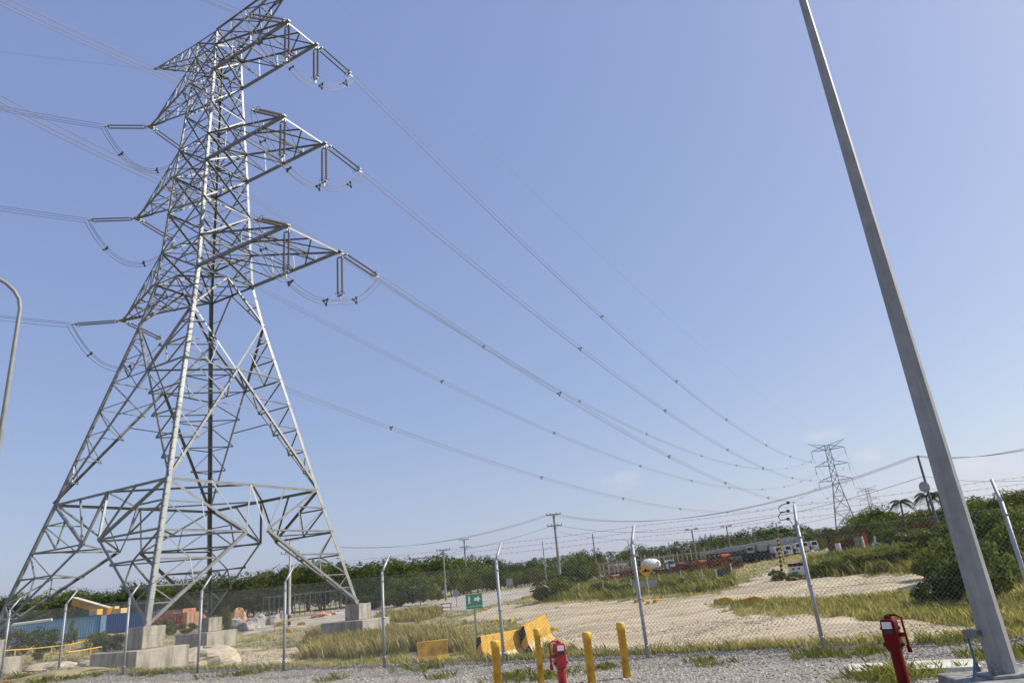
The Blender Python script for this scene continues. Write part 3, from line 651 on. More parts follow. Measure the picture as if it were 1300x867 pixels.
arc = [Vector((0, 0, hh))] + [Vector((0, 0, hh)) + lx * (1.0 * (1 - math.cos(t))) + Vector((0, 0, .75 * math.sin(t))) for t in np.linspace(.3, 1.57, 6)] + [Vector((0, 0, hh + .75)) + lx * 1.6]
MB().tube([(0, 0, 0)] + arc, [.06] + [.04] * (len(arc) - 1) + [.032], 10).build('pole', POLEM, dl, smooth=True)
e_ = arc[-1]; MB().box(e_ + lx * .25, (.75, .26, .12), math.atan2(lx.y, lx.x)).build('lamp_head', POLEM, dl, bevel=.03)
# ---------------------------------------------------------------- barriers, signs
def face_rz(p): return -math.atan2(p.x, p.y)      # turn local -Y towards the viewer side of the place
JER = [(-.28, 0), (.28, 0), (.28, .07), (.16, .28), (.09, .82), (-.09, .82), (-.16, .28), (-.28, .07)]
def jersey(px, py, L, H, rz, label, m_, tilt=0, ends=None):
    p = hit(px, py); s = H / .82
    t = thing('concrete_barrier', label, 'barrier', p - Vector((0, 0, .04)), rz, 'yellow concrete barriers behind the fence')
    M_ = Matrix.Rotation(tilt, 4, 'Y') @ Matrix.Rotation(math.pi / 2, 4, 'Z')
    b = MB().prism([(x * s * .9, z * s) for x, z in JER], L, M_).build('barrier_body', m_, t, bevel=.015)
    for e in (-1, 1): MB().prism([(x * s * .9 * .96, z * s * .97 + .01) for x, z in JER], .02, M_ @ Matrix.Translation((0, e * (L / 2 + .012), 0))).build('striped_end', ends or m_, t)
    return t
jersey(550, 840, 1.25, .84, R(8), 'plain yellow concrete barrier with shaded front, leftmost behind the fence', YELB, 0, BYD)
jersey(637, 838, 2.3, .98, R(52), 'yellow concrete barrier with grey stripes near its foot, beside the leftmost bollard', YELS, 0, BYD)
jersey(683, 822, 1.7, 1.05, R(58), 'tilted yellow concrete barrier with black striped end behind the red post', YELS, R(-9), BYD)
def textmesh(body, size, loc, M_, m_, parent, name='lettering'):
    cu = bpy.data.curves.new(name, 'FONT'); cu.body = body; cu.size = size; cu.align_x = 'CENTER'; cu.align_y = 'CENTER'; cu.extrude = .002; cu.offset = size * .03
    o = bpy.data.objects.new(name, cu); C.objects.link(o); bpy.context.view_layer.update()
    me = bpy.data.meshes.new_from_object(o.evaluated_get(bpy.context.evaluated_depsgraph_get())); me.name = name
    bpy.data.objects.remove(o); bpy.data.curves.remove(cu); me.materials.clear(); me.materials.append(m_)
    o = bpy.data.objects.new(name, me); C.objects.link(o); o.parent = parent; o.matrix_local = Matrix.Translation(loc) @ M_; return o
RX = Matrix.Rotation(math.pi / 2, 4, 'X')
p = hit(605, 809); D = math.hypot(p.x, p.y); tz = atD(603, 754, D).z - p.z
g = thing('evacuation_sign', 'green rectangular sign with white walking figure and arrow, behind the fence', 'sign', p, face_rz(p) + R(14)); g.scale = (1.35, 1, 1); SGZ = 1.3
MB().box((0, .03, tz / 2), (.06, .06, tz)).build('sign_post', HARD, g)
W, H = .74, .74
pn = MB().box((0, -.015, tz - .39), (W, .02, .80)).build('sign_panel', SIGNG, g)
MB().prism([(-.06, .06), (.10, .06), (.10, .13), (.24, -.01), (.10, -.15), (.10, -.08), (-.06, -.08)], .006, Matrix.Translation((.06, -.03, tz - .26)) @ Matrix.Scale(1.25, 4, (0, 0, 1))).build('arrow', WHITE, pn)
mm = MB().lathe([(.03, -.004), (.03, .004)], 12, Matrix.Translation((-.22, -.03, tz - .09)) @ RX)
mm.prism([(-.045, .0), (.045, .0), (.06, -.12), (.035, -.11), (.035, -.15), (.055, -.27), (.02, -.27), (0, -.17), (-.02, -.27), (-.055, -.27), (-.035, -.15), (-.04, -.11), (-.07, -.12)], .006, Matrix.Translation((-.22, -.03, tz - .13)) @ Matrix.Scale(1.4, 4, (0, 0, 1)))
mm.build('walking_figure', WHITE, pn)
textmesh('RUTA DE EVACUACION', .068, (0, -.028, tz - .66), RX, WHITE, pn)
p = hit(825, 758); D = math.hypot(p.x, p.y); tz = atD(820, 715, D).z - p.z
g = thing('warning_sign', 'yellow diamond road sign with a black truck symbol at the yard edge', 'sign', p, face_rz(p))
MB().box((0, .03, tz / 2), (.07, .05, tz)).build('sign_post', WHITE, g)
sc_ = .5; pn = MB().prism([(0, sc_), (sc_, 0), (0, -sc_), (-sc_, 0)], .02, Matrix.Translation((0, -.02, tz - sc_))).build('sign_panel', SIGNY, g)
MB().prism([(-.3, -.06), (-.22, -.1), (.22, -.1), (.3, -.04), (.26, .03), (.12, .03), (.06, .12), (-.06, .13), (-.1, .02), (-.28, .0)], .006, Matrix.Translation((0, -.036, tz - sc_))).build('truck_symbol', BLACK, pn)
def panel_sign(name, px, py, topy, w_, h_, label, m_, rz=0, legs=2):
    p = hit(px, py); D = math.hypot(p.x, p.y); tz = atD(px, topy, D).z - p.z
    g = thing(name, label, 'sign', p, face_rz(p) + rz)
    for s in ((-1, 1) if legs == 2 else (0,)): MB().box((s * w_ * .42, .04, tz / 2 - .05), (.05, .05, tz)).build('sign_post', HARD, g)
    pn = MB().box((0, -.01, tz - h_ / 2), (w_, .02, h_)).build('sign_panel', m_, g); return g, pn, tz
panel_sign('blank_board', 821, 757, 737, 1.75, .42, 'low blank grey board behind the yellow diamond sign', GREYP, R(-6))
g, pn, tz = panel_sign('notice_board', 1014, 736, 714, 1.0, .82, 'small white notice board with a red header, in the scrub by the fence post', WHITE, R(-8))
MB().box((0, -.03, tz - .11), (1.0, .012, .2)).build('red_header', RED, pn)
MB().box((-.2, -.03, tz - .37), (.13, .012, .13)).box((.18, -.03, tz - .37), (.15, .012, .11)).box((-.1, -.03, tz - .62), (.4, .012, .08)).build('black_symbols', BLACK, pn)
panel_sign('road_sign', 648, 751, 734, .95, .95, 'square dark grey back of a road sign beyond the yard', GREYP, R(6), 1)
panel_sign('road_sign', 683, 757, 744, .55, .7, 'small pale grey sign board beside the green bush', GREYP, R(-10), 1)
p = hit(580, 771); D = math.hypot(p.x, p.y); tz = atD(578, 748, D).z - p.z
g = thing('octagonal_sign', 'grey back of an octagonal road sign standing beyond the dry grass', 'sign', p, face_rz(p))
MB().box((0, .03, tz / 2), (.06, .05, tz)).build('sign_post', HARD, g)
MB().prism([(.42 * math.cos(R(22.5 + 45 * k)), .42 * math.sin(R(22.5 + 45 * k))) for k in range(8)], .02, Matrix.Translation((0, -.02, tz - .42))).build('sign_panel', GREYP, g)
# ---------------------------------------------------------------- poles
def upole(px, pyb, pxt, pyt, D, label, arms=1, lamp=0, m_=CONCG, r0=.17, foot=False, dist=None):
    q = atD(pxt, pyt, D); z = gz(q.x, q.y); h = q.z - z
    g = thing('utility_pole' if not lamp == 2 else 'floodlight_pole', label, 'utility pole' if lamp != 2 else 'floodlight', (q.x, q.y, z), face_rz(q))
    MB().lathe([(r0, -.2), (r0 * .6, h)], 8).build('pole', m_, g)
    if foot: MB().lathe([(r0 + .012, 0), (r0 + .010, 1.3)], 8).build('striped_foot', BYP, g)
    for a in range(arms):
        zz = h - .12 - a * 1.5; mm = MB().bar((-1.0, -.05, zz), (1.0, -.05, zz), .11); mm.bar((-.5, -.05, zz), (0, -.05, zz - .55), .04).bar((.5, -.05, zz), (0, -.05, zz - .55), .04).build('crossarm', m_, g)
        mm = MB()
        for s in (-.95, -.45, .45, .95): mm.lathe([(.03, 0), (.07, .06), (.05, .12), (.07, .17), (.02, .22)], 8, Matrix.Translation((s, -.05, zz + .05)))
        mm.build('pin_insulators', INSUL, g)
    if lamp == 1:
        MB().tube([(0, 0, h * .8), (.9, 0, h * .84), (1.3, 0, h * .84)], .03, 6).build('lamp_arm', HARD, g); MB().box((1.45, 0, h * .84), (.5, .2, .12)).build('lamp_head', WHITE, g)
    if lamp == 2:
        MB().bar((-.7, 0, h), (.7, 0, h), .07).build('crossarm', HARD, g)
        for s in (-.6, .6): MB().box((s, -.08, h + .05), (.55, .3, .3)).build('floodlight', WHITE, g, bevel=.03)
    return g, Vector((q.x, q.y, q.z))
POLES = {}
_, POLES['m'] = upole(711, 740, 702.5, 652, 98, 'tall concrete utility pole with two crossarms left of the centre bush', 2, r0=.21)
_, POLES['r'] = upole(1195, 690, 1165, 578, 62, 'leaning dark utility pole behind the thick lamp post at the right', 0, r0=.13, m_=GALVD)
g = C.objects[-1].parent or C.objects[-1]
upole(370, 783, 368.5, 684, 86, 'utility pole with black and yellow banded foot seen through the tower legs', 2, r0=.17, foot=True, m_=POSTW)
upole(566, 750, 562.5, 697, 108, 'pale utility pole with a single crossarm left of the green sign', 1, r0=.16)
upole(592, 715, 589, 684, 150, 'grey utility pole with a street lamp arm rising from the trees above the green sign', 2, 1, r0=.2)
upole(692, 720, 688.5, 687, 135, 'thin pole with small lamp just left of the tall concrete pole', 0, 1, r0=.13)
upole(757, 715, 752, 677, 140, 'thin bare pole among bushes right of the tall concrete pole', 0, 0, r0=.17, m_=CONCG)
upole(800, 702, 797, 685, 165, 'thin pole with small lamp left of the bare fence post', 0, 1, r0=.13)
upole(852, 710, 848.5, 688, 150, 'short bare pole behind the white mixer truck', 0, 0, r0=.15)
_f = [(878, 672, 100, 'twin floodlight on a pale pole above the orange machine row'), (922, 668, 118, 'twin floodlight on a pole directly left of the crane booms'), (955.5, 670, 128, 'twin floodlight on a pole rising behind the long grey booms'), (985, 664, 140, 'distant twin floodlight near the black and yellow striped pole')]
for px, pt, D, lb in _f: upole(px, 700, px, pt, D, lb, 0, 2, r0=.14)
dsh = MB().lathe([(.02, 0), (.38, .06), (.42, .12)], 14, RX).build('dish_lamp', GREYP); q = atD(1174, 618.5, 62); tag(dsh, 'round grey disc fixed on the leaning dark pole', 'disc'); dsh.location = (q.x - .2, q.y - .2, q.z)
dsh.name = 'round_disc'
# wires pole to pole
def pw(a, b, sag, label, r=.02, grp='overhead wires between the utility poles'): return tag(MB().tube(para(a, b, sag, 30), r, 4).build('overhead_wire', DARKW), label, 'wire', grp)
m_, r_ = POLES['m'], POLES['r']; lft = atD(430, 694, 112); rgt = atD(1325, 566, 52)
hx = Vector((.98, .15, 0))
for i, o in enumerate((-.9, -.3, .3)):
    pw(m_ + hx * o, r_ + hx * o * .6 - Vector((0, 0, .05)), 2.6, 'dark overhead wire sagging between tall concrete pole and leaning right pole', .014)
    pw(m_ + hx * o, lft + hx * o, 1.5, 'dark overhead wire running left from tall concrete pole behind the big tower', .014)
    pw(r_ + hx * o * .6 - Vector((0, 0, .05)), rgt + hx * o, .35, 'dark overhead wire running right from leaning pole past the thick lamp post', .014)
pw(m_ - Vector((0, 0, 1.5)), r_ - Vector((0, 0, 1.6)), 2.3, 'lower thick cable between tall concrete pole and leaning right pole', .02, None)
pw(m_ - Vector((0, 0, 2.4)), r_ - Vector((0, 0, 2.8)), 2.2, 'lowest thin cable between tall concrete pole and leaning right pole', .014, None)
pw(r_ - Vector((0, 0, 2.8)), rgt - Vector((0, 0, 3.2)), .3, 'lowest thin cable running right from the leaning pole', .01, None)
pw(m_ - Vector((0, 0, 1.5)), lft - Vector((0, 0, 2.4)), 1.3, 'lower thick cable running left from tall concrete pole', .02, None)
pw(r_ - Vector((0, 0, 1.6)), rgt - Vector((0, 0, 1.9)), .3, 'lower thick cable running right from the leaning pole', .013, None)
# line of three dead-end clamps with looped jumper near the fence post
q = atD(1000, 641, 48); g = thing('hanging_cable_loop', 'dark cable loops with three clamps hanging near the tall fence post', 'cable loop', q)
pts = []
pt = [(1001.5, 638), (992, 641), (988, 645), (990, 650), (1001.5, 648.5), (991, 651), (988, 656), (991, 660), (1001.5, 658.5), (1006, 665)]
pts = [atD(x, y, 48) - q for x, y in pt]
MB().tube(pts, .03, 6).build('cable', DARKW, g, smooth=True)
for x, y in ((1001, 638), (1001, 648.5), (1001, 658.5)): MB().bar(atD(x - 2.5, y, 48) - q, atD(x + 1.5, y, 48) - q, .16).build('clamp', DARKW, g)
# striped portal poles and the hanging mesh board at the yard entrance
def stake(px, pyb, pxt, pyt, label, m_=POSTW, r=.05, name='wooden_stake', cat='stake', grp='pale stakes in the scrub'):
    p = hit(px, pyb); D = math.hypot(p.x, p.y); q = atD(pxt, pyt, D)
    return tag(MB().tube([(0, 0, -.1), q - p], [r, r * .85], 7).build(name, m_, loc=p), label, cat, grp)
stake(994, 737, 987, 681, 'tall pole banded in black and yellow before the crane trucks', BYS, .10, 'height_gauge_pole', 'striped pole', None)
stake(996, 716, 990.5, 690, 'shorter pale yellow banded pole close behind the tall striped one', BYS, .07, 'height_gauge_pole', 'striped pole', None)
p = hit(912, 744); D = math.hypot(p.x, p.y); p2 = hit(931, 737)
g = thing('gate_board', 'dark mesh board hung between two pale posts above black and yellow rails', 'gate board', p, 0)
d = p2 - p; h = atD(910, 722, D).z - p.z
MB().tube([(0, 0, 0), (0, 0, h)], .06, 7).build('post', POSTW, g); MB().tube([d, d + Vector((0, 0, h + .1))], .06, 7).build('post', POSTW, g)
MB().bar(d * .06 + Vector((0, 0, h * .68)), d * .94 + Vector((0, 0, h * .72)), .05, h * .5).build('mesh_panel', mat('dark_mesh', (.02, .028, .026), .95, 0, .2, 3, spec=.05), g)
MB().bar(Vector((0, -.05, h * .46)), d * .8 + Vector((0, -.25, .12)), .12).build('diagonal_rail', BYS, g); MB().bar(Vector((0, -.03, h * .36)), d + Vector((0, -.03, h * .42)), .10).build('horizontal_rail', BYS, g)
for (a, b, c_, d_, w_) in ((766, 757, 765, 736, 'left of the diamond sign'), (774, 753, 772, 737, 'second from the left in the scrub'), (803, 754, 800.5, 733, 'next to the bare fence post'), (838, 744, 836, 729, 'between diamond sign and machines'), (865, 742, 863.5, 724, 'in front of the rusty machine row'), (873.5, 748, 867, 731, 'leaning left before the machine row'), (894, 745, 890, 722, 'near the gate board'), (706, 752, 704.5, 739, 'at the foot of the tall concrete pole'), (735, 752, 734, 740, 'short, behind the dirt yard edge'), (741, 758.5, 740, 753, 'tiny white, at the dirt yard edge'), (759, 759, 757.5, 752, 'tiny white, right of another tiny one'), (798, 758, 796, 752, 'tiny white, beside the grey board'), (1037, 727, 1033.5, 710, 'behind the tall fence post'), (1079, 718, 1076, 703, 'before the rusty frame'), (1124, 707, 1122.5, 702, 'short and orange tipped in the scrub'), (1085, 761, 1083, 753, 'at the far pavement edge'), (1144, 764, 1141, 753, 'by the big green bush'), (353, 787, 353, 772, 'leftmost before the wrapped bundles'), (308, 791, 307.5, 776, 'white, before the left bundles'), (396, 777, 396, 770, 'before the pipe racks'), (413, 777, 413, 766, 'tall, before the pipe racks'), (430, 773, 429.5, 765, 'right before the pipe racks'), (447, 770, 447, 763, 'near the right tower foot'), (472, 769, 472, 761, 'behind the right pedestal'), (485, 768, 485, 759, 'between pedestal and post'), (499, 767, 498.5, 759, 'right of the fourth fence post'), (354, 843, 353, 832, 'short and white near the fence foot'), (57, 814, 57, 804, 'white, before the light blue container'), (210, 797, 210, 786, 'white, before the red container'), (236, 795, 236, 784, 'white, at the red container corner')):
    stake(a, b, c_, d_, 'pale stake ' + w_, r=.045)
# concrete lumps
def block(px, py, s, rz, label, m_=YELB):
    p = hit(px, py); bm = MB().prism([(-s, 0), (s, 0), (s * .9, s * .55), (s * .3, s * .75), (-s * .8, s * .6)], s * .9, Matrix.Rotation(rz, 4, 'Z')).build('concrete_block', m_, loc=p - Vector((0, 0, .05)), bevel=.03); tag(bm, label, 'block', 'painted concrete blocks marking the yard')
for a in ((812, 765, .38, .2, 'broken yellow block left of the diamond sign foot'), (835, 764, .33, .6, 'chipped brown block at the diamond sign foot'), (824, 766, .3, 1.2, 'orange block beneath the diamond sign', ), (918, 766, .5, .1, 'brown and yellow block on the dirt island'), (955, 768, .6, -.1, 'long yellow topped block on the grass island'), (629, 790, .34, .4, 'orange block in the dry grass right of the green sign'), (616, 774, .25, .2, 'small orange block behind the green sign'), (650, 788, .3, .9, 'small orange block left of the striped barriers'), (700, 802, .35, .3, 'small orange block right of the tilted barrier'), (668, 760, .5, .3, 'tan block at the far left yard edge'), (708, 772, .22, .3, 'little yellow block by the yard edge'), (315, 800, .7, .15, 'yellow wheel stop beside the second foundation'), (355, 795, .6, .15, 'yellow wheel stop under the low rail'), (383, 793, .5, .15, 'yellow block at the end of the low rail'), (365, 803, .5, .1, 'faded yellow block near the tall dry grass')): block(*a)
# ---------------------------------------------------------------- containers and the yellow machine on the left
def container(px, py, D, L, H, rz, label, m_, m2, name='shipping_container', cat='container'):
    p = onD(px, py, D); t = thing(name, label, cat, p, rz)
    b = MB(); n = int(L / .3)
    for s in (-1, 1):                                   # corrugated long sides
        pts = []
        for i in range(n): x = -L / 2 + .1 + (L - .2) * i / n; k = (L - .2) / n; pts += [(x, 0), (x + k * .35, 0), (x + k * .5, .05), (x + k * .85, .05)]
        pts.append((L / 2 - .1, 0)); v = []
        for x, y in pts: v += [(x, s * (1.2 - y), .14), (x, s * (1.2 - y), H - .1)]
        b.add(v, [(2 * i, 2 * i + 2, 2 * i + 3, 2 * i + 1) for i in range(len(pts) - 1)])
    b.box((0, 0, H - .04), (L - .02, 2.38, .06)).build('corrugated_side', m_, t)
    f = MB()
    for sx in (-1, 1):
        for sy in (-1, 1): f.box((sx * (L / 2 - .07), sy * 1.19, H / 2), (.15, .15, H))
        f.box((sx * (L / 2 - .06), 0, H - .06), (.12, 2.24, .13)); f.box((sx * (L / 2 - .06), 0, .07), (.12, 2.24, .15))
    for sy in (-1, 1): f.box((0, sy * 1.2, H - .05), (L - .3, .1, .12)); f.box((0, sy * 1.2, .07), (L - .3, .1, .15))
    f.build('frame', m2, t)
    d = MB()
    for s in (-1, 1): d.box((L / 2 - .03, s * .56, H / 2), (.05, 1.08, H - .3))
    dd = d.build('door', m_, t)
    for s in (-.8, -.3, .3, .8): MB().lathe([(.025, .2), (.025, H - .2)], 6, Matrix.Translation((L / 2 + .03, s, 0))).build('lock_bar', HARD, dd)
    return t
def along(px1, px2, py, D):    # heading of a long box whose front runs between two sight lines
    a, b = atD(px1, py, D), atD(px2, py, D * .97); return math.atan2(b.y - a.y, b.x - a.x), (b - a).length
r1, L1 = along(8, 130, 800, 112); container(70, 812, 113, L1, 2.7, r1, 'long light blue shipping container at the far left behind bushes', BLUE, BLUED)
r1, L1 = along(139, 204, 790, 121); container(172, 801, 121, L1, 2.6, r1, 'shorter bright blue shipping container behind the front tower leg', mat('bright_blue_container', (.05, .17, .42), .6, 0, .15, 1, wave=(2.2, (.035, .12, .33), .62, 'X')), BLUED)
r1, L1 = along(198, 239, 786, 110); oc = container(219, 796, 111, L1, 2.55, r1, 'salmon red shipping container with red painted lettering', ORC, ORC)
textmesh('INGER', 1.0, (-L1 * .24, -1.235, .95), RX, REDV, oc); textmesh('POLLU', 1.15, (L1 * .22, -1.235, 1.15), RX, REDV, oc); textmesh('TRITON', .34, (L1 * .30, -1.225, 2.1), RX, WHITE, oc, 'small_lettering')
r1, L1 = along(239, 250, 786, 90); container(246, 793, 108, 2.2, 2.0, r1, 'small tan box beside the salmon red container', TANB, TANB, 'storage_box', 'box')
p = onD(45, 800, 77); q = atD(14, 793, 108); q2 = atD(66, 786, 106)
tag(MB().tube([q, q2], .16, 8).build('white_pipe', WHITE), 'white pipe lying along the top of the light blue container', 'pipe')
# telescopic crane: thick boom rising to the left
p = onD(132, 790, 128); t = thing('yellow_crane', 'yellow telescopic crane with a thick raised boom behind the blue containers', 'crane', p, 0)
A_, B_ = atD(94, 763, 132) - p, atD(139, 776, 126) - p
b = MB(); b.bar(A_, B_, .8, 1.05).build('boom', mat('ochre_paint', (.50, .26, .05), .6, 0, .15, 1), t, bevel=.05)
MB().bar(A_ + Vector((0, 0, .56)), B_ + Vector((0, 0, .56)), .86, .10).build('boom_rail', POSTW, t)
c_ = atD(125, 777, 126) - p; MB().box(c_ + Vector((0, -.6, -.5)), (1.2, 1.4, 1.9)).build('cab', YEL, t, bevel=.06); MB().box(c_ + Vector((0, -1.32, -.15)), (.85, .05, .7)).build('window', GREYP, t)
c_ = atD(148, 778, 127) - p; MB().box(c_, (2.3, 1.8, 1.3)).box(c_ + Vector((-.5, 0, .8)), (1, 1.2, .4)).build('counterweight', mat('cream_yellow', (.62, .46, .2), .6, 0, .1, 2), t, bevel=.05)
MB().box((0, 0, .75), (6.5, 2.4, 1.0)).build('chassis', RUSTD, t)
for s in (-2.2, -.9, .9, 2.2): MB().lathe([(.3, -.2), (.55, -.2), (.55, .2), (.3, .2)], 14, Matrix.Translation((s, -1.25, .55)) @ RX).build('wheel', BLACK, t)
# yellow guard rails on the left
def rail(pts, label, h=.75, m_=YEL):
    P = [hit(*q) for q in pts]; t = thing('guard_rail', label, 'guard rail', P[0], group=None)
    MB().tube([q - P[0] + Vector((0, 0, h)) for q in P], .06, 6).build('rail', m_, t)
    for i in range(len(P) - 1):
        for k in (0, .5): q = P[i].lerp(P[i + 1], k) - P[0]; MB().tube([q, q + Vector((0, 0, h))], .05, 6).build('post', m_, t)
rail([(-5, 838), (40, 835), (88, 829), (135, 817)], 'long yellow guard rail behind the left fence, in front of the containers')
rail([(55, 840), (100, 834), (128, 829)], 'short yellow guard rail nearer the fence, below the long one', .5)
rail([(349, 802), (380, 797)], 'low dark and yellow rail before the pale paved strip', .9, YELS)
# wrapped bundles and rubble
def lump(px, py, D, w_, h_, label, m_, name='wrapped_bundle', cat='bundle', grp='wrapped bundles stacked beyond the tower', seed=0, dep=None):
    p = onD(px, py, D); rg = np.random.default_rng(seed); n, k = (11, 5) if name == 'wrapped_bundle' else (18, 8); v = []; f = []
    ph = rg.uniform(0, 6, 6)
    for i in range(k + 1):
        e = math.pi / 2 * i / k
        for j in range(n):
            a = 2 * math.pi * j / n; w2 = 1 + .14 * math.sin(2 * a + ph[0]) + .10 * math.sin(5 * a + ph[1] + 3 * e) + rg.normal() * (.10 if name == 'wrapped_bundle' else .05)
            v.append((math.cos(a) * math.cos(e) ** .6 * w_ / 2 * w2, math.sin(a) * math.cos(e) ** .6 * (dep or w_ * .8) / 2 * w2, math.sin(e) ** (1.7 if name == 'rubble_heap' else .8) * h_ * (1 + .08 * math.sin(3 * a + ph[2])) - .05))
    for i in range(k):
        for j in range(n): a, b = i * n + j, i * n + (j + 1) % n; f.append((a, b, b + n, a + n))
    o = MB().add(v, f).build(name, m_, loc=p, smooth=name == 'covered_mound'); return tag(o, label, cat, grp)
for i, (a, b, D, w_, h_, lb) in enumerate(((299, 789, 82, 2.4, 2.2, 'big pale wrapped bundle at the left end of the pile'), (312, 790, 80, 2.6, 1.5, 'low grey wrapped bundle in the left pile'), (322, 787, 82, 2.0, 2.0, 'upright white wrapped bundle in the left pile'), (329, 785, 83, 1.8, 2.3, 'tall striped wrapped bundle at the right of the left pile'), (347, 783, 84, 2.2, 1.7, 'pale bundle beside the banded pole'), (357, 781, 85, 2.6, 1.9, 'large rumpled bundle beside the banded pole'), (303, 778, 90, 2.6, 3.0, 'pinkish bundle on top at the back of the pile'), (408, 774, 92, 4.0, 1.0, 'long low tan bundle under the pipe racks'), (424, 773, 93, 3.0, 1.1, 'pale low bundle under the pipe racks'), (440, 770, 94, 3.2, .9, 'flat grey bundle right of the pipe racks'))):
    lump(a, b, D + 8, w_ * .8, h_ * (.62 if i != 6 else .75), lb, TANB if i in (6, 7) else BALE, seed=i)
for i, (a, b, w_, h_, lb) in enumerate(((256, 845, 4.8, 1.15, 'pale rubble heap against the front foundation slab'), (128, 848, 3.6, .7, 'low pale rubble heap left of the front foundation slab'), (62, 848, 3.5, .45, 'small stony heap near the left fence posts'), (345, 842, 2.6, .22, 'flat stony heap behind the fourth fence post'), (85, 858, 3.4, .3, 'low grassy mound at the left fence foot'))):
    p = hit(a, b); lump(a, b, math.hypot(p.x, p.y), w_, h_, lb, RUBBLE if i < 4 else GRND, 'rubble_heap', 'heap', None, 30 + i)
p = hit(55, 862)
tag(MB().prism([(-1.4, 0), (1.4, 0), (1.4, .1), (-1.4, .1)], .5).build('timber_plank', TANB, loc=p), 'tan plank lying on the gravel at the lower left', 'plank'); C.objects[-1].rotation_euler.z = R(18)
# pipe racks
p0 = onD(334, 780, 112); p1 = onD(440, 765, 108)
t = thing('pipe_rack', 'long row of grey metal rack frames before the dark trees', 'rack', p0); d = p1 - p0; n = 16
m = MB()
for j in range(3): m.bar(Vector((0, 0, 1.1 + j * 1.0)), d + Vector((0, 0, 1.1 + j * 1.0)), .055); m.bar(Vector((0, 2.5, 1.1 + j * 1.0)), d + Vector((0, 2.5, 1.1 + j * 1.0)), .055)
m.build('rack_rail', GALVD, t)
for i in range(n + 1): q = d * (i / n); MB().bar(q, q + Vector((0, 0, 3.1 + .3 * math.sin(i * 2.7))), .065).bar(q + Vector((0, 2.5, 0)), q + Vector((0, 2.5, 3.3)), .065).bar(q + Vector((0, 0, 3.0)), q + Vector((0, 2.5, 3.0)), .06).build('upright', GALVD if i % 3 else GALV, t)
# wooden trestle near the road, steps
p = hit(567, 776); t = thing('wooden_trestle', 'small brown wooden table frame by the far road', 'trestle', p, R(10)); t.scale = (.8,) * 3
MB().box((0, 0, .95), (1.6, .8, .08)).box((0, 0, .5), (1.3, .5, .06)).build('top', RUSTD, t)
for a, b in ((-1, -1), (1, -1), (1, 1), (-1, 1)): MB().bar((a * .6, b * .3, 0), (a * .6, b * .3, .95), .09).build('leg', WOOD, t)
p = hit(628, 749); t = thing('steps', 'pale concrete steps climbing the dry bank beyond the road', 'steps', p, R(60))
m = MB()
for i in range(7): m.box((0, i * .45, .12 + i * .2), (1.1, .45, .24 + i * .02))
m.build('stair_flight', CONC, t)
# ---------------------------------------------------------------- orange machine row, yard fence, trucks
def machine(px, py, D, w_, h_, rz, label, seed):
    p = onD(px, py, D); rg = random.Random(seed); t = thing('rusty_machine', label, 'machinery', p, rz, 'rusty orange machines parked in a row')
    f = MB()
    for a in (-1, 1):
        for b in (-1, 1): f.bar((a * w_ / 2, b * .7, 0), (a * w_ / 2, b * .7, h_), .13)
        f.bar((-w_ / 2, a * .7, h_ - .07), (w_ / 2, a * .7, h_ - .07), .13); f.bar((-w_ / 2, a * .7, .35), (w_ / 2, a * .7, .35), .14)
    f.bar((-w_ / 2, -.72, .35), (w_ / 2, -.72, h_ - .1), .09).build('frame', (RUST, RUSTD, RUST, RUSTD, GALVD)[seed % 5], t)
    m = MB().box((rg.uniform(-.3, .3), 0, h_ * .45), (w_ * .62, 1.0, h_ * .5)); m.lathe([(.28, -.5), (.34, -.45), (.34, .45), (.28, .5)], 12, Matrix.Translation((w_ * .2, 0, h_ * .75)) @ Matrix.Rotation(math.pi / 2, 4, 'Y')).build('engine_block', RUSTD if seed % 2 else RUST, t)
    for s in (-1, 1): MB().lathe([(.12, -.1), (.34, -.1), (.34, .1), (.12, .1)], 12, Matrix.Translation((s * w_ * .36, -.72, .32)) @ RX).build('wheel', RUSTD, t)
    return t
ml = [(776, 735, 84, 2.4, 1.2, 'long low orange boom lying at the left end of the machine row'), (789, 733, 86, 2.2, 1.6, 'bright orange frame at the left part of the row'), (806, 732, 85, 2.2, 1.7, 'dark red framed machine behind the bare fence post'), (835, 729, 84, 2.0, 1.5, 'small orange machine just right of the diamond sign'), (862, 728, 82, 2.4, 2.1, 'dark rusty machine with crossed frame mid row'), (875, 726, 81, 2.2, 2.4, 'tall orange machine mid row'), (888, 725, 82, 2.2, 2.1, 'orange machine right of mid row'), (902, 722, 83, 2.3, 2.3, 'bright rusty machine near the gate board'), (917, 719, 84, 2.6, 2.4, 'large orange machine behind the gate board'), (928, 717, 85, 2.0, 2.4, 'orange end machine beside the crane trucks')]
for i, (a, b, D, w_, h_, lb) in enumerate(ml): machine(a, b, D, w_, h_ * (.68 + .12 * math.sin(i * 3.3)), R(8 + 5 * math.sin(i * 2.3)), lb, i)
p0, p1 = onD(762, 735, 98), onD(938, 712, 104); t = thing('pallet_fence', 'long tan row of wooden pickets behind the orange machines', 'fence', p0); d = p1 - p0; n = 60
for k, (zz, yy) in enumerate(((1.2, 0), (2.2, 0), (1.3, 1.6), (2.3, 1.6))): MB().bar(Vector((0, yy, zz)), d + Vector((0, yy, zz)), .14).build('rail', WOOD, t)
for i in range(n + 1): q = d * (i / n) + Vector((0, 1.6 * (i % 2), 0)); MB().bar(q, q + Vector((0, 0, 2.5 + .3 * math.sin(i * 5.1))), .12).build('picket', POSTW if i % 3 else WOOD, t)
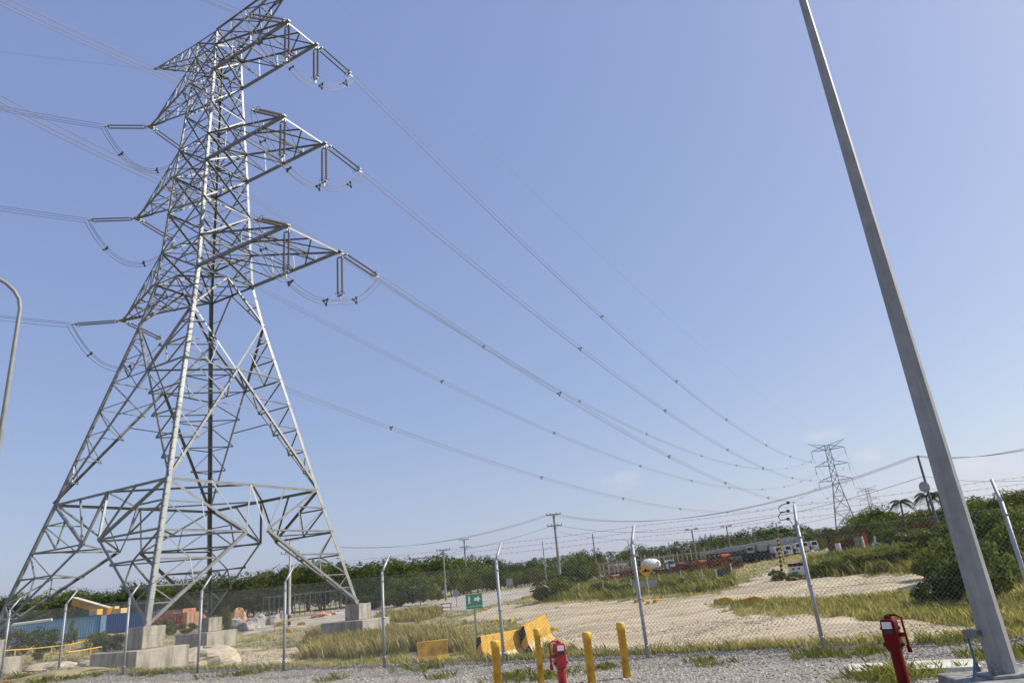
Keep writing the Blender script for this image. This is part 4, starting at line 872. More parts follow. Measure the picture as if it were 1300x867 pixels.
def wheel(t, x, y, r_, m2=HARD):
    w_ = MB().lathe([(r_ * .55, -.16), (r_ * .97, -.16), (r_, -.1), (r_, .1), (r_ * .97, .16), (r_ * .55, .16)], 18, Matrix.Translation((x, y, r_)) @ RX).build('wheel', BLACK, t)
    MB().lathe([(.1, -.17), (r_ * .56, -.13), (r_ * .56, .13), (.1, .17)], 14, Matrix.Translation((x, y, r_)) @ RX).build('rim', m2, w_)
def crane_truck(px, py, D, rz, label, cabm=WHITE, s=1):
    p = onD(px, py, D); t = thing('crane_truck', label, 'crane truck', p, rz, 'mobile cranes parked in a row'); t.scale = (s,) * 3
    MB().box((0, 0, 1.15), (11, 2.3, .5)).box((-1.5, 0, 1.55), (5.5, 2.2, .5)).box((-5.3, 0, 1.2), (.5, 2.6, .9)).build('chassis', BLACK, t, bevel=.03)
    for x in (-4.0, -2.6, 1.6, 3.0):
        for y in (-1.15, 1.15): wheel(t, x, y, .56)
    b = MB(); b.bar((-4.6, 0, 2.45), (4.2, 0, 3.1), .8, .8).bar((-6.4, 0, 2.32), (-4.6, 0, 2.45), .6, .55).bar((-7.0, 0, 2.28), (-6.4, 0, 2.32), .8, .8).build('boom', CRANE, t, bevel=.06)
    MB().bar((-1, 0, 1.6), (2.2, 0, 2.7), .3).build('lift_cylinder', HARD, t)
    MB().box((.9, -.75, 2.25), (1.3, .8, 1.0)).build('operator_cab', CRANE, t, bevel=.06); MB().box((.9, -1.165, 2.4), (.9, .02, .5)).build('window', GLASS, t)
    MB().box((3.0, 0, 2.5), (1.6, 2.0, 1.1)).build('counterweight', CRANE, t, bevel=.05)
    c_ = MB().prism([(4.9, .7), (6.4, .7), (6.4, 1.6), (6.2, 2.35), (4.9, 2.35)], 2.3).build('driver_cab', cabm, t, bevel=.05)
    MB().prism([(5.2, 1.6), (6.15, 1.6), (6.05, 2.15), (5.2, 2.15)], 2.33).build('window', GLASS, c_)
    for y in (-.85, .85): MB().box((6.42, y, 1.1), (.06, .35, .25)).build('headlight', HARD, t)
    for x in (-4.9, 4.2): MB().box((x, 0, .9), (.3, 2.7, .3)).box((x, -1.3, .5), (.25, .25, .9)).build('outrigger', HARD, t)
    return t
ct = crane_truck(946, 713, 100, R(1), 'nearest grey mobile crane with long boom, leftmost of the parked cranes', s=.78)
dup(ct, onD(962, 708, 105), R(4), 'second grey mobile crane, boom half hidden behind the nearest', (.74,) * 3)
dup(ct, onD(973, 706, 110), R(-5), 'third grey mobile crane parked behind the striped pole', (.8,) * 3)
dup(ct, onD(984, 704, 115), R(2), 'fourth mobile crane, mostly hidden behind its neighbours', (.78,) * 3)
dup(ct, onD(996, 701, 121), R(-3), 'rightmost mobile crane with its white cab beside the fence post', (.8,) * 3)
def truck(px, py, D, rz, label, tank=True, s=1.0):
    p = onD(px, py, D); t = thing('tanker_truck' if tank else 'white_van', label, 'truck' if tank else 'van', p, rz); t.scale = (s,) * 3
    MB().box((0, 0, .9), (7.4, 2.1, .3)).build('chassis', BLACK, t)
    for x in (-2.6, -1.5, 2.5):
        for y in (-1.05, 1.05): wheel(t, x, y, .48)
    if tank: MB().lathe([(.5, -2.4), (1.15, -1.7), (1.3, -.4), (1.1, 1.1), (.55, 1.8)], 18, Matrix.Translation((-1.1, 0, 2.15)) @ Matrix.Rotation(math.pi / 2, 4, 'Y')).build('tank', WHITE, t, smooth=True)
    else: MB().box((-.8, 0, 1.9), (5.4, 2.2, 1.8)).build('body', WHITE, t, bevel=.1)
    c_ = MB().prism([(1.9, .7), (3.7, .7), (3.7, 1.7), (3.4, 2.8), (1.9, 2.8)], 2.2).build('cab', WHITE, t, bevel=.06)
    MB().prism([(2.2, 1.85), (3.45, 1.85), (3.3, 2.5), (2.2, 2.5)], 2.23).build('window', GLASS, c_); MB().box((3.6, 0, 2.2), (.06, 1.8, .7)).build('windscreen', GLASS, c_)
    for y in (-.8, .8): MB().box((3.72, y, 1.05), (.05, .3, .2)).build('headlight', HARD, t)
    return t
truck(834, 716, 99, R(5), 'white tanker truck parked behind the orange machine row', True, .62)
truck(788, 727, 150, R(0), 'small white van under the trees left of the bare fence post', False, .8)
truck(534, 766, 126, R(10), 'white truck half hidden under trees left of the fence post', False, .9); truck(548, 766, 124, R(10), 'second white van under the trees, beside a white truck', False, .7)
# rusty frame, drums and clutter on the right
p = onD(1080, 699, 84); t = thing('rusty_container_frame', 'rusty open container frame with brown scrap inside, right of the cranes', 'frame', p, R(-6))
w_ = 3.5; h_ = 2.0; f = MB()
for x in (-w_ / 2, w_ / 2):
    for y in (-1, 1): f.bar((x, y, 0), (x, y, h_), .16)
for y in (-1, 1): f.bar((-w_ / 2, y, h_), (w_ / 2, y, h_), .13); f.bar((-w_ / 2, y, .1), (w_ / 2, y, .1), .2)
for x in (-w_ / 2, w_ / 2): f.bar((x, -1, h_), (x, 1, h_), .18)
f.build('frame', RUSTD, t); MB().box((1.4, -.9, 1.2), (.5, .1, 1.5)).build('panel', RUST, t); MB().box((-.2, .2, .7), (3.2, 1.4, .9)).box((.4, -.2, 1.2), (1.8, .8, .3)).build('scrap', RUSTD, t)
def drum(px, py, D, r_, h, label, m_, lie=False):
    p = onD(px, py, D); M_ = Matrix.Translation((0, 0, r_)) @ Matrix.Rotation(R(80), 4, 'X') @ Matrix.Translation((0, 0, -h / 2)) if lie else Matrix.Identity(4)
    pr = [(r_ * .98, 0), (r_, .02), (r_, h * .33), (r_ * 1.05, h * .35), (r_, h * .37), (r_, h * .66), (r_ * 1.05, h * .68), (r_, h * .7), (r_, h)]
    if lie: pr = [(r_, 0), (r_, h), (r_ * .72, h), (r_ * .72, 0)]
    return tag(MB().lathe(pr, 18, M_).build('concrete_pipe' if lie else 'storage_drum', m_, loc=p), label, 'pipe' if lie else 'drum')
drum(1094, 700, 76, .42, 1.5, 'upright pale drum in front of the rusty frame', CONC); drum(1114, 697, 76, .42, .4, 'white ring lying on edge right of the rusty frame', WHITE, True); drum(1066, 702, 78, .25, 1.1, 'narrow white drum at the left foot of the rusty frame', WHITE)
stake(1111, 698, 1110, 680, 'thick pale post beside the white ring', POSTW, .12)
lump(1142, 690, 78, 2.6, 1.3, 'round white covered mound in the scrub', WHITE, 'covered_mound', 'mound', None, 77)
p = onD(1172, 688, 84); t = thing('red_shed', 'dark red sheet roof half hidden in the bushes right of the white mound', 'shed', p, R(-12))
MB().prism([(-2.2, 1.5), (2.2, 1.7), (2.2, 1.8), (-2.2, 1.6)], 2.6).build('roof', REDROOF, t); MB().box((0, 0, .75), (4.1, 2.2, 1.5)).build('wall', RUSTD, t)
# ---------------------------------------------------------------- trees and shrubs
def leaves(centers, radii, per, size, rg, flat=.8, elong=1.5):
    n = len(centers) * per; ci = np.repeat(np.arange(len(centers)), per)
    u = rg.normal(size=(n, 3)); u /= np.linalg.norm(u, axis=1)[:, None]; rr = radii[ci] * rg.uniform(.45, 1.08, n) ** .6
    p = centers[ci] + u * rr[:, None] * np.array([1, 1, flat])
    nrm = u + rg.normal(size=(n, 3)) * .7 + np.array([0, 0, .5]); nrm /= np.linalg.norm(nrm, axis=1)[:, None]
    a = np.cross(nrm, rg.normal(size=(n, 3))); a /= np.linalg.norm(a, axis=1)[:, None]; b = np.cross(nrm, a)
    s = size * rg.uniform(.6, 1.35, n)[:, None]
    v = np.stack([p - a * s * elong * .5, p + b * s * .32 + nrm * s * .1, p + a * s * elong * .5, p - b * s * .32 + nrm * s * .1], 1).reshape(-1, 3)
    return v, np.arange(n * 4).reshape(n, 4)
def crown_centers(rx, rz, z0, n, rg, lop=.25, cone=0):
    u = rg.normal(size=(n, 3)); u /= np.linalg.norm(u, axis=1)[:, None]; r = rg.uniform(.35, 1, n) ** .5
    c = u * r[:, None] * np.array([rx, rx, rz]); c[:, 2] += z0 + rz
    c[:, 0] += lop * rx * np.sin(c[:, 2] * 1.3 + rg.uniform(0, 6)); return c
def limb(m, a, b, r0, r1, rg, n=4):
    a, b = Vector(a), Vector(b); pts = [a.lerp(b, i / n) + Vector(rg.normal(size=3) * (.05 * (b - a).length if 0 < i < n else 0)) for i in range(n + 1)]
    m.tube(pts, [r0 + (r1 - r0) * i / n for i in range(n + 1)], 6)
def tree_proto(H, rx, lm, seed, nc=34, per=85, size=.3, trunk=.3, name='tree', low=.22):
    rg = np.random.default_rng(seed); t = bpy.data.objects.new(name, None); C.objects.link(t)
    rz = H * (1 - low) / 2; cc = crown_centers(rx, rz, H * low * .8, nc, rg); rad = rg.uniform(.22, .42, nc) * rx
    v, f = leaves(cc, rad, per, size, rg); v[:, 2] *= H / np.percentile(v[:, 2], 98.5); npmesh('crown', v, f, lm, t)
    m = MB(); limb(m, (0, 0, -.3), (rg.normal() * .2, rg.normal() * .2, H * .55), trunk * .5, trunk * .25, rg)
    for c in cc[:9]: limb(m, (0, 0, H * rg.uniform(.15, .4)), c, trunk * .22, .03, rg)
    m.build('trunk', TRUNK, t); return t
TH = 7.0
PR = [tree_proto(TH, 3.6, LEAFA, 1), tree_proto(TH, 4.2, LEAFB, 2, 38), tree_proto(TH, 3.2, LEAFA, 3, 30, 90), tree_proto(TH, 4.0, LEAFC, 4, 36), tree_proto(TH, 3.4, LEAFB, 5, 28, 80), tree_proto(TH, 4.4, LEAFA, 6, 44, 80)]
USED = set()
def place(protos, k, loc, rz, s, label, cat, group):
    o = protos[k]
    if o.name not in USED:
        USED.add(o.name); o.location = loc; o.rotation_euler = (0, 0, rz); o.scale = s
    else: o = dup(o, loc, rz, scale=s)
    o['label'] = label; o['category'] = cat; o['group'] = group; return o
TOPS = [(-60, 768), (0, 762), (40, 760), (80, 747), (110, 752), (150, 748), (190, 744), (230, 740), (265, 733), (300, 733), (325, 727), (345, 722), (380, 716), (409, 712), (427, 717), (447, 718), (472, 712), (508, 709), (528, 713), (543, 706), (564, 702), (579, 711), (600, 705), (614, 703), (628, 711), (645, 714), (674, 708), (700, 706), (716, 705), (739, 697), (760, 705), (787, 701), (818, 693), (836, 691), (868, 690), (891, 681), (910, 683), (938, 674), (957, 671), (986, 665), (1010, 664), (1029, 670), (1049, 669), (1060, 673), (1074, 668), (1082, 652), (1101, 650), (1114, 641), (1125, 640), (1140, 650), (1160, 645), (1188, 646), (1223, 629), (1240, 625), (1262, 634), (1277, 618), (1300, 620), (1340, 610)]
TX, TY = [t[0] for t in TOPS], [t[1] for t in TOPS]
def seglab(px):
    for lim, s in ((130, 'far left behind the blue containers'), (330, 'seen through the big tower legs'), (470, 'behind the pipe racks'), (660, 'left of the tall concrete pole'), (860, 'behind the orange machine row'), (1060, 'behind the parked cranes'), (1400, 'at the far right skyline')):
        if px < lim: return s
rgt_ = np.random.default_rng(11)
px = -50
while px < 1335:
    D = float(np.interp(px, [0, 250, 560, 620, 900, 1060, 1100, 1300], [158, 145, 132, 170, 160, 150, 108, 88])); step = float(np.interp(D, [85, 170], [30, 17]))
    for row in (0, 1):
        x = px + rgt_.uniform(-.3, .3) * step; d = D + row * 9 + rgt_.uniform(-4, 4); top = float(np.interp(x, TX, TY)) + (0 if row == 0 else 3) + abs(rgt_.normal()) * 2.0 - (rgt_.random() < .18) * rgt_.uniform(2, 6)
        q = atD(x, top, d); g = gz(q.x, q.y); h = max(2.5, q.z - g); k = int(rgt_.integers(0, 6))
        if x < 560: k = (0, 5, 2, 3, 0, 1)[k]
        wv = h / TH * rgt_.uniform(.85, 1.2)
        place(PR, k, (q.x, q.y, g - .1), rgt_.uniform(0, 6.28), (max(wv, .75), max(wv, .75), h / TH * 1.0), 'dense green tree in the row ' + seglab(x), 'tree', 'trees ' + seglab(x))
    px += step
SH = [tree_proto(2.0, 1.25, m_, 20 + i, 20, 110, .15, .07, 'shrub', .05) for i, m_ in enumerate((LEAFB, LEAFA, LEAFC, LEAFB))]
def shrub(px, pyb, wpx, hpx, label, k=0, D=None, grp=None):
    p = hit(px, pyb) if D is None else onD(px, pyb, D)
    if D is not None: hpx = max(8, (atD(px, pyb - hpx, D).z - p.z) * FPX / p.y * 1.0)
    s = (p.y * cp + p.z * sp) / FPX; w_, h_ = wpx * s / 2.7, hpx * s / 2.0
    o = place(SH, k, p - Vector((0, 0, .05)), px % 6.28, (w_, w_, h_), label, 'shrub', grp or 'shrubs beyond the fence'); return o
SL = [(20, 825, 40, 28, 'dark bush at the far left before the blue container', 2, 84), (50, 822, 38, 26, 'broad leafy bush in front of the light blue container', 1, 87), (76, 818, 22, 14, 'bush between two left fence posts', 2, 88), (90, 812, 15, 26, 'slim upright bush before the blue container end', 3, 90), (122, 816, 34, 15, 'wide green bush before the gap between blue containers', 0, 84), (143, 820, 28, 16, 'low bush left of the front tower pedestal', 1, 79), (160, 815, 26, 14, 'small bush beside the front tower pedestal', 2, 78), (45, 838, 14, 10, 'tiny dark bush near the left rubble', 1), (214, 802, 24, 18, 'green bush before the salmon red container', 3, 92), (236, 803, 26, 13, 'dry bush at the container corner', 2, 92), (285, 793, 16, 26, 'narrow green bush beside the back pedestal', 0, 84), (296, 795, 14, 10, 'small bush at the foot of the wrapped bundles', 3),
 (508, 770, 50, 34, 'tall green bush left of the wooden trestle', 0), (535, 768, 46, 42, 'large leafy bush in front of the treeline', 3), (556, 762, 30, 30, 'green bush beneath the pale pole', 0), (480, 772, 46, 18, 'low green bush behind the right pedestal', 1), (450, 768, 30, 12, 'low bush at the far kerb', 0), (596, 752, 40, 20, 'low bush on the bank above the green sign', 3),
 (700, 762, 44, 26, 'bright green bush at the foot of the tall concrete pole', 0), (688, 762, 30, 16, 'low bush left of the concrete pole foot', 3), (716, 757, 22, 24, 'upright green bush right of the concrete pole foot', 0), (730, 745, 40, 22, 'green bush behind the short stakes', 1), (762, 755, 34, 16, 'low scrub between stakes left of the diamond sign', 0), (785, 757, 34, 14, 'low scrub behind the grey board', 1), (800, 745, 34, 12, 'scrub before the orange frame', 3), (845, 752, 34, 14, 'green scrub right of the diamond sign', 0), (868, 749, 34, 14, 'green scrub before the tall orange machine', 3), (890, 747, 30, 12, 'green scrub before the gate board', 0), (918, 746, 22, 10, 'low scrub at the gate board foot', 1),
 (987, 737, 20, 14, 'round bush at the foot of the striped pole', 1), (1008, 737, 22, 10, 'low scrub before the notice board', 0), (1030, 733, 30, 18, 'green scrub right of the notice board', 3), (1055, 730, 36, 18, 'green scrub beneath the rusty frame', 0), (1085, 727, 40, 22, 'bright green scrub right of centre scrub', 3), (1112, 724, 40, 20, 'brownish scrub on the right bank', 2), (1140, 722, 44, 24, 'olive scrub left of the big bush', 2), (1120, 708, 60, 12, 'creeping green growth on the bank', 0), (1060, 712, 60, 10, 'creeping growth below the rusty frame', 1), (1165, 712, 50, 24, 'scrub below the red shed', 0),
 (1205, 765, 60, 52, 'big green bush left of the thick lamp post', 1), (1185, 768, 40, 30, 'leafy front bush at the pavement end', 1), (1215, 740, 62, 56, 'tall bush directly left of the thick lamp post', 0), (1182, 735, 46, 38, 'green bush beneath the leaning dark pole', 3), (1200, 712, 60, 44, 'bush at the foot of the leaning dark pole', 0), (1165, 700, 40, 22, 'bush before the red shed', 2),
 (1262, 760, 60, 70, 'tall bush right of the thick lamp post', 0), (1290, 740, 60, 72, 'leafy bush by the rightmost fence post', 3), (1272, 715, 60, 60, 'dense bush high on the right bank', 1), (1310, 715, 60, 70, 'dense bush at the right edge', 0), (1250, 700, 50, 50, 'dark bush behind the thick lamp post', 1)]
for a in SL: shrub(*a)
# denser wooded bank on the right behind the scrub
for i in range(30):
    x = 1065 + 265 * (i / 29) + rgt_.uniform(-5, 5); D = rgt_.uniform(66, 86) if x > 1120 else rgt_.uniform(92, 104); top = float(np.interp(x, TX, TY)) + rgt_.uniform(16, 30)
    q = atD(x, top, D); g = gz(q.x, q.y); h = max(1.6, q.z - g); place(PR, int(rgt_.integers(0, 6)), (q.x, q.y, g - .2), rgt_.uniform(0, 6.28), (h / TH * 1.25, h / TH * 1.25, h / TH), 'low bushy tree on the right bank in front of the skyline trees', 'tree', 'low bushy trees on the right bank')
# woods and cranes gap: low bushes under the treeline
for i in range(46):
    x = -20 + 1080 * i / 45
    if x < 560 and i % 2: continue
    D = float(np.interp(x, [0, 250, 560, 620, 900, 1060], [172, 160, 150, 140, 140, 132])); top = float(np.interp(x, TX, TY)); q = atD(x, top + (12 if x < 560 else 12), D); g = gz(q.x, q.y); h = max(1.5, q.z - g)
    place(PR, (1, 3, 4, 0)[i % 4] if x > 560 else (0, 2, 5, 3)[i % 4], (q.x, q.y, g - .3), i * 1.7, (h / TH * 1.5, h / TH * 1.5, h / TH * 1.02), 'low bushy growth under the treeline ' + seglab(x), 'tree', 'low growth ' + seglab(x))
# palms
def palm(px, pyt, D, label, seed, s=1.0, lean=0):
    q = atD(px, pyt + 7, D); g = gz(q.x, q.y); h = q.z - g; rg = np.random.default_rng(seed); t = thing('palm_tree', label, 'palm tree', (q.x, q.y, g), seed)
    MB().tube([(0, 0, -.2), (lean * .2, 0, h * .4), (0, 0, h)], [.15, .11, .09], 8).build('trunk', TRUNK, t)
    V = []; F = []
    for i in range(24):
        a = i * 2.4 + rg.uniform(-.2, .2); el = rg.uniform(-.3, 1.25); L = rg.uniform(1.6, 2.2) * s; d = Vector((math.cos(a), math.sin(a), 0)); sd_ = Vector((-math.sin(a), math.cos(a), 0)); prev = None
        for k in range(12):
            u = (k + 1) / 12; c = Vector((0, 0, h)) + d * L * u * math.cos(el * (1 - u * .4)) + Vector((0, 0, L * (math.sin(el) * u - .95 * u * u)))
            for sg in (-1, 1):
                ll = .75 * s * math.sin(math.pi * (.12 + .8 * u)); tip = c + sd_ * sg * ll * .8 + d * ll * .35 - Vector((0, 0, ll * .55)); b = len(V)
                V += [tuple(c), tuple(c + d * .13 * s), tuple(tip)]; F.append((b, b + 1, b + 2))
    MB().add(V, F).build('crown', LEAFP, t)
palm(1143, 630, 92, 'coconut palm left of the leaning dark pole', 3, .8, 1); palm(1175, 622, 90, 'coconut palm behind the leaning dark pole', 5, .85); palm(1191, 620, 91, 'coconut palm between leaning pole and thick lamp post', 8, .8)
palm(1112, 645, 96, 'low yellowish palm above the rusty frame', 12, .7); palm(1052, 666, 140, 'tiny far palm at the foot of the distant lattice tower', 14, .8)
# ---------------------------------------------------------------- grass
def blades(name, pts, hh, wd, lean, m_, rg, per, label=None):
    n = len(pts) * per; c = np.repeat(pts, per, 0); H = np.repeat(hh, per); rad = .16 * np.sqrt(H)
    c = c + np.stack([rg.normal(size=n) * rad, rg.normal(size=n) * rad, np.zeros(n)], 1)
    a = rg.uniform(0, 2 * np.pi, n); h = H * rg.uniform(.5, 1.15, n); w_ = wd * rg.uniform(.7, 1.4, n) * (.6 + H * .5)
    s = np.stack([np.cos(a), np.sin(a), np.zeros(n)], 1) * w_[:, None]; b = a + rg.uniform(-2, 2, n); L = (rg.uniform(.1, 1, n) * lean * h)[:, None] * np.stack([np.cos(b), np.sin(b), np.zeros(n)], 1) + np.array([-.12, -.02, 0]) * h[:, None]
    up = np.array([0, 0, 1.]) * h[:, None]; base = c - np.array([0, 0, .03])
    v = np.stack([base - s, base + s, base + L * .35 + up * .6 + s * .7, base + L + up], 1).reshape(-1, 3)
    o = npmesh(name, v, np.arange(4 * n).reshape(n, 4), m_); kind(o, 'stuff'); o['label'] = label or ''; o['category'] = 'grass'; return o
rg = np.random.default_rng(5); NS = 130000
az = rg.uniform(R(-41), R(39), NS); d = 15 * (110 / 15) ** (rg.uniform(0, 1, NS) ** 1.0); x, y = np.sin(az) * d, np.cos(az) * d
L_, S_ = ls(x, y); ux = x + wob(x, y) * .9; uy = y + wob(y, x) * .9
ok = (S_ > .95) & ~inpoly(ux, uy, YARD) & ~inpoly(ux, uy, TRACK) & ~inpoly(ux, uy, ROADW)
pale = inpoly(ux, uy, PALE); ok &= ~pale | (rg.random(NS) < .12)
ok &= ~inpoly(x, y, wpoly([(520, 828), (580, 828), (585, 847), (515, 847)]))
for c in CO:                                             # keep the foundations clear
    q = TM @ cpt(c, 0); ok &= np.hypot(x - q.x, y - q.y) > 2.9
x, y, S_, d = x[ok], y[ok], S_[ok], d[ok]; z = hgt(x, y); pts = np.stack([x, y, z], 1)
TALL = [wpoly(q) for q in ([(385, 836), (392, 812), (430, 802), (520, 806), (575, 812), (600, 830), (565, 826), (520, 828), (440, 838)], [(478, 788), (495, 774), (555, 770), (562, 780), (530, 792)])]
SCR = wpoly([(690, 765), (720, 745), (800, 735), (930, 725), (935, 744), (900, 752), (840, 756), (760, 762)]); GRN = wpoly([(1010, 740), (1030, 712), (1120, 698), (1200, 690), (1340, 690), (1340, 740), (1180, 728), (1080, 730)])
ISL = wpoly([(905, 770), (960, 763), (1100, 760), (1240, 752), (1340, 752), (1340, 796), (1150, 788), (1000, 780)])
tall = np.zeros(len(x), bool)
for P_ in TALL: tall |= inpoly(x, y, P_)
tall &= S_ > 1.6
scr, grn, isl = inpoly(x, y, SCR), inpoly(x, y, GRN), inpoly(x, y, ISL)
patch = np.sin(x * .35 + 1.7 * np.sin(y * .21)) + np.sin(y * .43 + x * .15) + rg.normal(size=len(x)) * .5
rest = ~tall & ~scr & ~grn & ~isl; q = rg.random(len(x))
def G(nm, sel, h0, h1, m_, per, lab, wd=.012, lean=.5):
    blades(nm, pts[sel], rg.uniform(h0, h1, sel.sum()), wd, lean, m_, rg, per, lab)
big = 1 + 0 * d
G('tall_dry_grass', tall & (q < .75), .45, .95, GRASSD, 9, 'tall dry yellow grass between the fence and tower foundations', .014)
G('brown_grass', tall & (q > .4), .45, .95, GRASSB, 7, 'brown tall grass stalks behind the fence', .014)
G('green_grass', tall & (q > .8), .4, .9, GRASSG, 7, 'green blades in the tall dry grass', .014)
G('dry_grass', rest & (patch > -.3) & (q < .55), .10, .34, GRASSD, 6, 'short dry grass on open ground beyond the fence', .016)
G('low_green_grass', rest & (patch <= .1) & (q < .55), .08, .30, GRASSG, 6, 'short green grass on open ground beyond the fence', .016)
G('scrub_grass', (scr | grn) & (q < .7), .3, .9, GRASSG, 7, 'green weeds in the scrub around stakes and machines', .02)
G('scrub_dry_grass', (scr | grn) & (q > .75), .3, .8, GRASSD, 6, 'dry weeds in the scrub around stakes and machines', .018)
G('verge_grass', isl & (q < .5), .10, .34, GRASSG, 7, 'green verge grass between the two pale tracks', .016)
G('verge_dry_grass', isl & (patch > -1.2) & (q > .2), .10, .36, GRASSD, 6, 'dry verge grass between the two pale tracks', .016)
# weeds along the fence foot and in the gravel
n = 5200; l = rg.uniform(-34, 20, n); s = .75 + np.abs(rg.normal(size=n)) * .45; X_ = FP0[0] + FT[0] * l + FN[0] * s; Y_ = FP0[1] + FT[1] * l + FN[1] * s
pp = np.stack([X_, Y_, hgt(X_, Y_)], 1); kp = np.sin(l * .8) + np.sin(l * .33 + 1) + rg.normal(size=n) * .6 > -.6
sel = kp & (rg.random(n) < .5); blades('fence_foot_grass', pp[sel], rg.uniform(.08, .3, sel.sum()), .007, .7, GRASSD, rg, 11, 'dry grass along the fence foot')
sel = kp & (rg.random(n) < .4); blades('fence_foot_weeds', pp[sel], rg.uniform(.06, .24, sel.sum()), .007, .7, GRASSG, rg, 11, 'green weeds along the fence foot')
W_ = []
for (a, b, r_, k) in ((700, 862, .5, 60), (655, 862, .5, 60), (770, 850, .35, 26), (1150, 858, .45, 130), (1120, 864, .4, 90), (1100, 832, .6, 60), (1040, 834, .5, 50), (1215, 815, .6, 90), (1285, 835, .6, 120), (1285, 808, .6, 80), (560, 862, .3, 20), (540, 850, .8, 40), (300, 858, .7, 50), (200, 856, .8, 70), (80, 862, 1.2, 120), (420, 864, .4, 20), (900, 842, .6, 30), (30, 862, 1.2, 120)):
    p = hit(a, b); W_ += [(p.x + rg.normal() * r_ * .6, p.y + rg.normal() * r_ * .6) for _ in range(k)]
W_ = np.array(W_); W3 = np.stack([W_[:, 0], W_[:, 1], hgt(W_[:, 0], W_[:, 1]) + .01], 1)
blades('gravel_weeds', W3, rg.uniform(.05, .22, len(W3)), .0038, .9, GRASSG, rg, 14, 'green weeds sprouting through the gravel')
# loose stones on the pad and berm
def stones(name, X_, Y_, size, m_, label, off=.01):
    n = len(X_); P0 = np.array([[1, 0, 0], [-1, 0, 0], [0, 1, 0], [0, -1, 0], [0, 0, 1.], [0, 0, -1]]); F0 = np.array([[0, 2, 4], [2, 1, 4], [1, 3, 4], [3, 0, 4], [2, 0, 5], [1, 2, 5], [3, 1, 5], [0, 3, 5]])
    sc_ = size * rg.uniform(.5, 1.5, (n, 1, 1)) * rg.uniform(.6, 1.2, (n, 1, 3)) ; a = rg.uniform(0, 6.28, n); v = P0[None] * sc_ * rg.uniform(.75, 1.2, (n, 6, 1)); v[:, :, 2] *= .65
    c_, s_ = np.cos(a)[:, None], np.sin(a)[:, None]; vx = v[:, :, 0] * c_ - v[:, :, 1] * s_; vy = v[:, :, 0] * s_ + v[:, :, 1] * c_
    v = np.stack([vx + X_[:, None], vy + Y_[:, None], v[:, :, 2] + (hgt(X_, Y_) + off)[:, None]], 2).reshape(-1, 3); f = (F0[None] + (np.arange(n) * 6)[:, None, None]).reshape(-1, 3)
    o = npmesh(name, v, f, m_); kind(o, 'stuff'); o['label'] = label; o['category'] = 'gravel'
n = 150000; az = rg.uniform(R(-41), R(40), n); d = 8 * (38 / 8) ** rg.uniform(0, 1, n); X_, Y_ = np.sin(az) * d, np.cos(az) * d; s = ls(X_, Y_)[1]; k = s < .6
stones('loose_gravel', X_[k], Y_[k], .03, GSTONE, 'loose grey gravel stones of the pad this side of the fence')
n = 9000; l = rg.uniform(-34, 20, n); s = rg.uniform(0, 1.3, n); stones('dark_gravel', FP0[0] + FT[0] * l + FN[0] * s, FP0[1] + FT[1] * l + FN[1] * s, .045, mat('dark_stone', (.17, .165, .155), .95, 0, .2, 9, island=.5), 'dark coarse gravel along the fence foot')
n = 40000; az = rg.uniform(R(-12), R(38), n); d = 16 * (75 / 16) ** rg.uniform(0, 1, n); X_, Y_ = np.sin(az) * d, np.cos(az) * d; k = inpoly(X_, Y_, YARD) & (np.sin(X_ * .5 + np.sin(Y_ * .4) * 2) + rg.normal(size=n) * .6 > .3) & (ls(X_, Y_)[1] > 1)
stones('yard_pebbles', X_[k], Y_[k], .035, RUBBLE, 'scattered pale pebbles on the dirt yard', .02)
k2 = k & (rg.random(n) < .05); blades('sparse_dry_grass', np.stack([X_[k2], Y_[k2], hgt(X_[k2], Y_[k2])], 1), rg.uniform(.05, .2, k2.sum()), .012, .8, GRASSD, rg, 6, 'sparse dry tufts on the dirt yard')
X_, Y_ = [], []
for (a, b, r_, k) in ((255, 846, 2.2, 260), (130, 850, 1.8, 160), (60, 852, 2.0, 160), (345, 840, 1.5, 90), (385, 832, 1.2, 40), (700, 815, 1.2, 90), (300, 838, 3, 160)):
    p = hit(a, b); X_ += list(p.x + rg.normal(size=k) * r_ * .6); Y_ += list(p.y + rg.normal(size=k) * r_ * .6)
stones('rubble_stones', np.array(X_), np.array(Y_), .10, RUBBLE, 'scattered pale rubble stones behind the fence', .02)
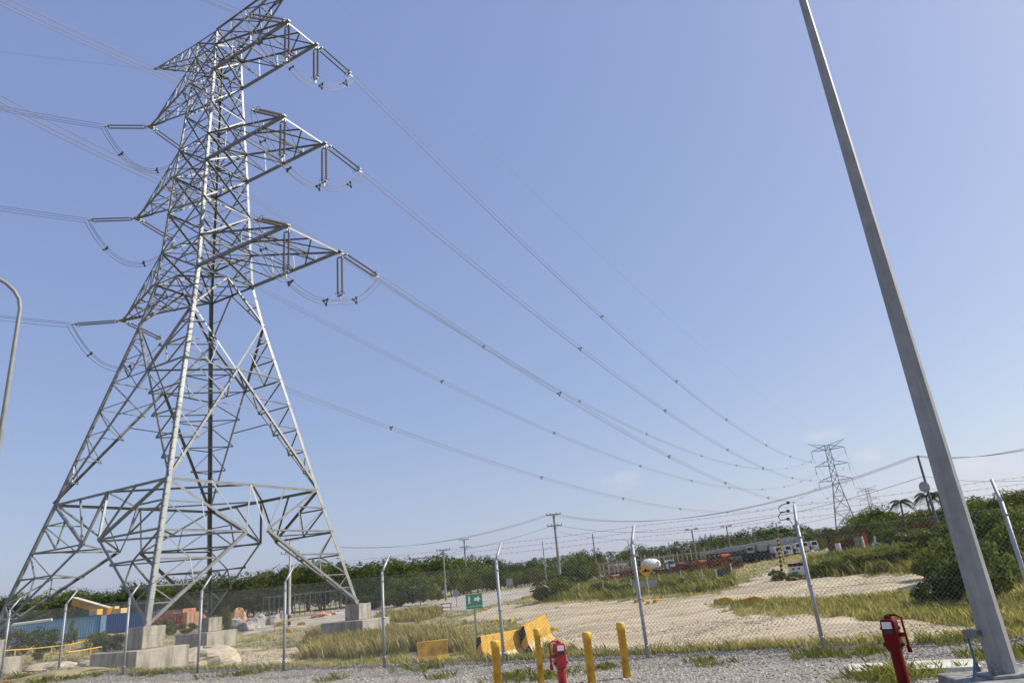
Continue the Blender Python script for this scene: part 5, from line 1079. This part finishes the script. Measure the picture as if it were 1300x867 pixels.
# ---------------------------------------------------------------- clouds on the sky: faint puffs near the horizon
t = nt; tc = t.nodes.new('ShaderNodeTexCoord'); nz = t.nodes.new('ShaderNodeTexNoise'); nz.inputs['Scale'].default_value = 22; nz.inputs['Detail'].default_value = 6
mp = t.nodes.new('ShaderNodeMapping'); mp.inputs['Scale'].default_value = (1, 1, 2.2); t.links.new(tc.outputs['Generated'], mp.inputs['Vector']); t.links.new(mp.outputs[0], nz.inputs['Vector'])
acc = None
for (a, b, r_) in ((1045, 550, .035), (1112, 577, .035), (793, 607, .05), (1230, 590, .05)):
    dv = ray(a, b).normalized(); vs = t.nodes.new('ShaderNodeVectorMath'); vs.operation = 'SUBTRACT'; t.links.new(tc.outputs['Generated'], vs.inputs[0]); vs.inputs[1].default_value = dv
    sc2 = t.nodes.new('ShaderNodeVectorMath'); sc2.operation = 'MULTIPLY'; sc2.inputs[1].default_value = (1, 1, 2.4); t.links.new(vs.outputs[0], sc2.inputs[0])
    ln = t.nodes.new('ShaderNodeVectorMath'); ln.operation = 'LENGTH'; t.links.new(sc2.outputs[0], ln.inputs[0])
    mr = t.nodes.new('ShaderNodeMapRange'); mr.inputs['From Min'].default_value = r_; mr.inputs['From Max'].default_value = r_ * .2; mr.inputs['To Min'].default_value = 0; mr.inputs['To Max'].default_value = 1; t.links.new(ln.outputs['Value'], mr.inputs['Value'])
    if acc is None: acc = mr.outputs[0]
    else: ad = t.nodes.new('ShaderNodeMath'); ad.operation = 'MAXIMUM'; t.links.new(acc, ad.inputs[0]); t.links.new(mr.outputs[0], ad.inputs[1]); acc = ad.outputs[0]
rp = t.nodes.new('ShaderNodeValToRGB'); rp.color_ramp.elements[0].position = .42; rp.color_ramp.elements[1].position = .68; t.links.new(nz.outputs['Fac'], rp.inputs[0])
mu = t.nodes.new('ShaderNodeMath'); mu.operation = 'MULTIPLY'; t.links.new(acc, mu.inputs[0]); t.links.new(rp.outputs[0], mu.inputs[1])
m2_ = t.nodes.new('ShaderNodeMath'); m2_.operation = 'MULTIPLY'; m2_.inputs[1].default_value = .4; t.links.new(mu.outputs[0], m2_.inputs[0])
mx = t.nodes.new('ShaderNodeMix'); mx.data_type = 'RGBA'; t.links.new(m2_.outputs[0], mx.inputs[0]); t.links.new(SKYC, mx.inputs[6]); mx.inputs[7].default_value = (6.6, 6.0, 5.9, 1); t.links.new(mx.outputs[2], bg.inputs[0])
# ---------------------------------------------------------------- haze
hz = MB().box((0, 6200, 195), (16000, 14000, 400)).build('haze', bpy.data.materials.new('haze_air'))
hm = hz.data.materials[0]; hm.use_nodes = True; T_ = hm.node_tree; T_.nodes.remove(T_.nodes['Principled BSDF'])
pv = T_.nodes.new('ShaderNodeVolumePrincipled'); pv.inputs['Color'].default_value = (.86, .9, .97, 1); pv.inputs['Density'].default_value = .00006; pv.inputs['Anisotropy'].default_value = .3
T_.links.new(pv.outputs[0], T_.nodes['Material Output'].inputs['Volume']); kind(hz, 'stuff')
# objects whose name must stay the plain kind
for o in list(C.objects):
    if o.type == 'EMPTY' and o.name.startswith(('tree', 'shrub')) and 'label' not in o and not o.parent:
        for ch in list(o.children): bpy.data.objects.remove(ch)
        bpy.data.objects.remove(o)
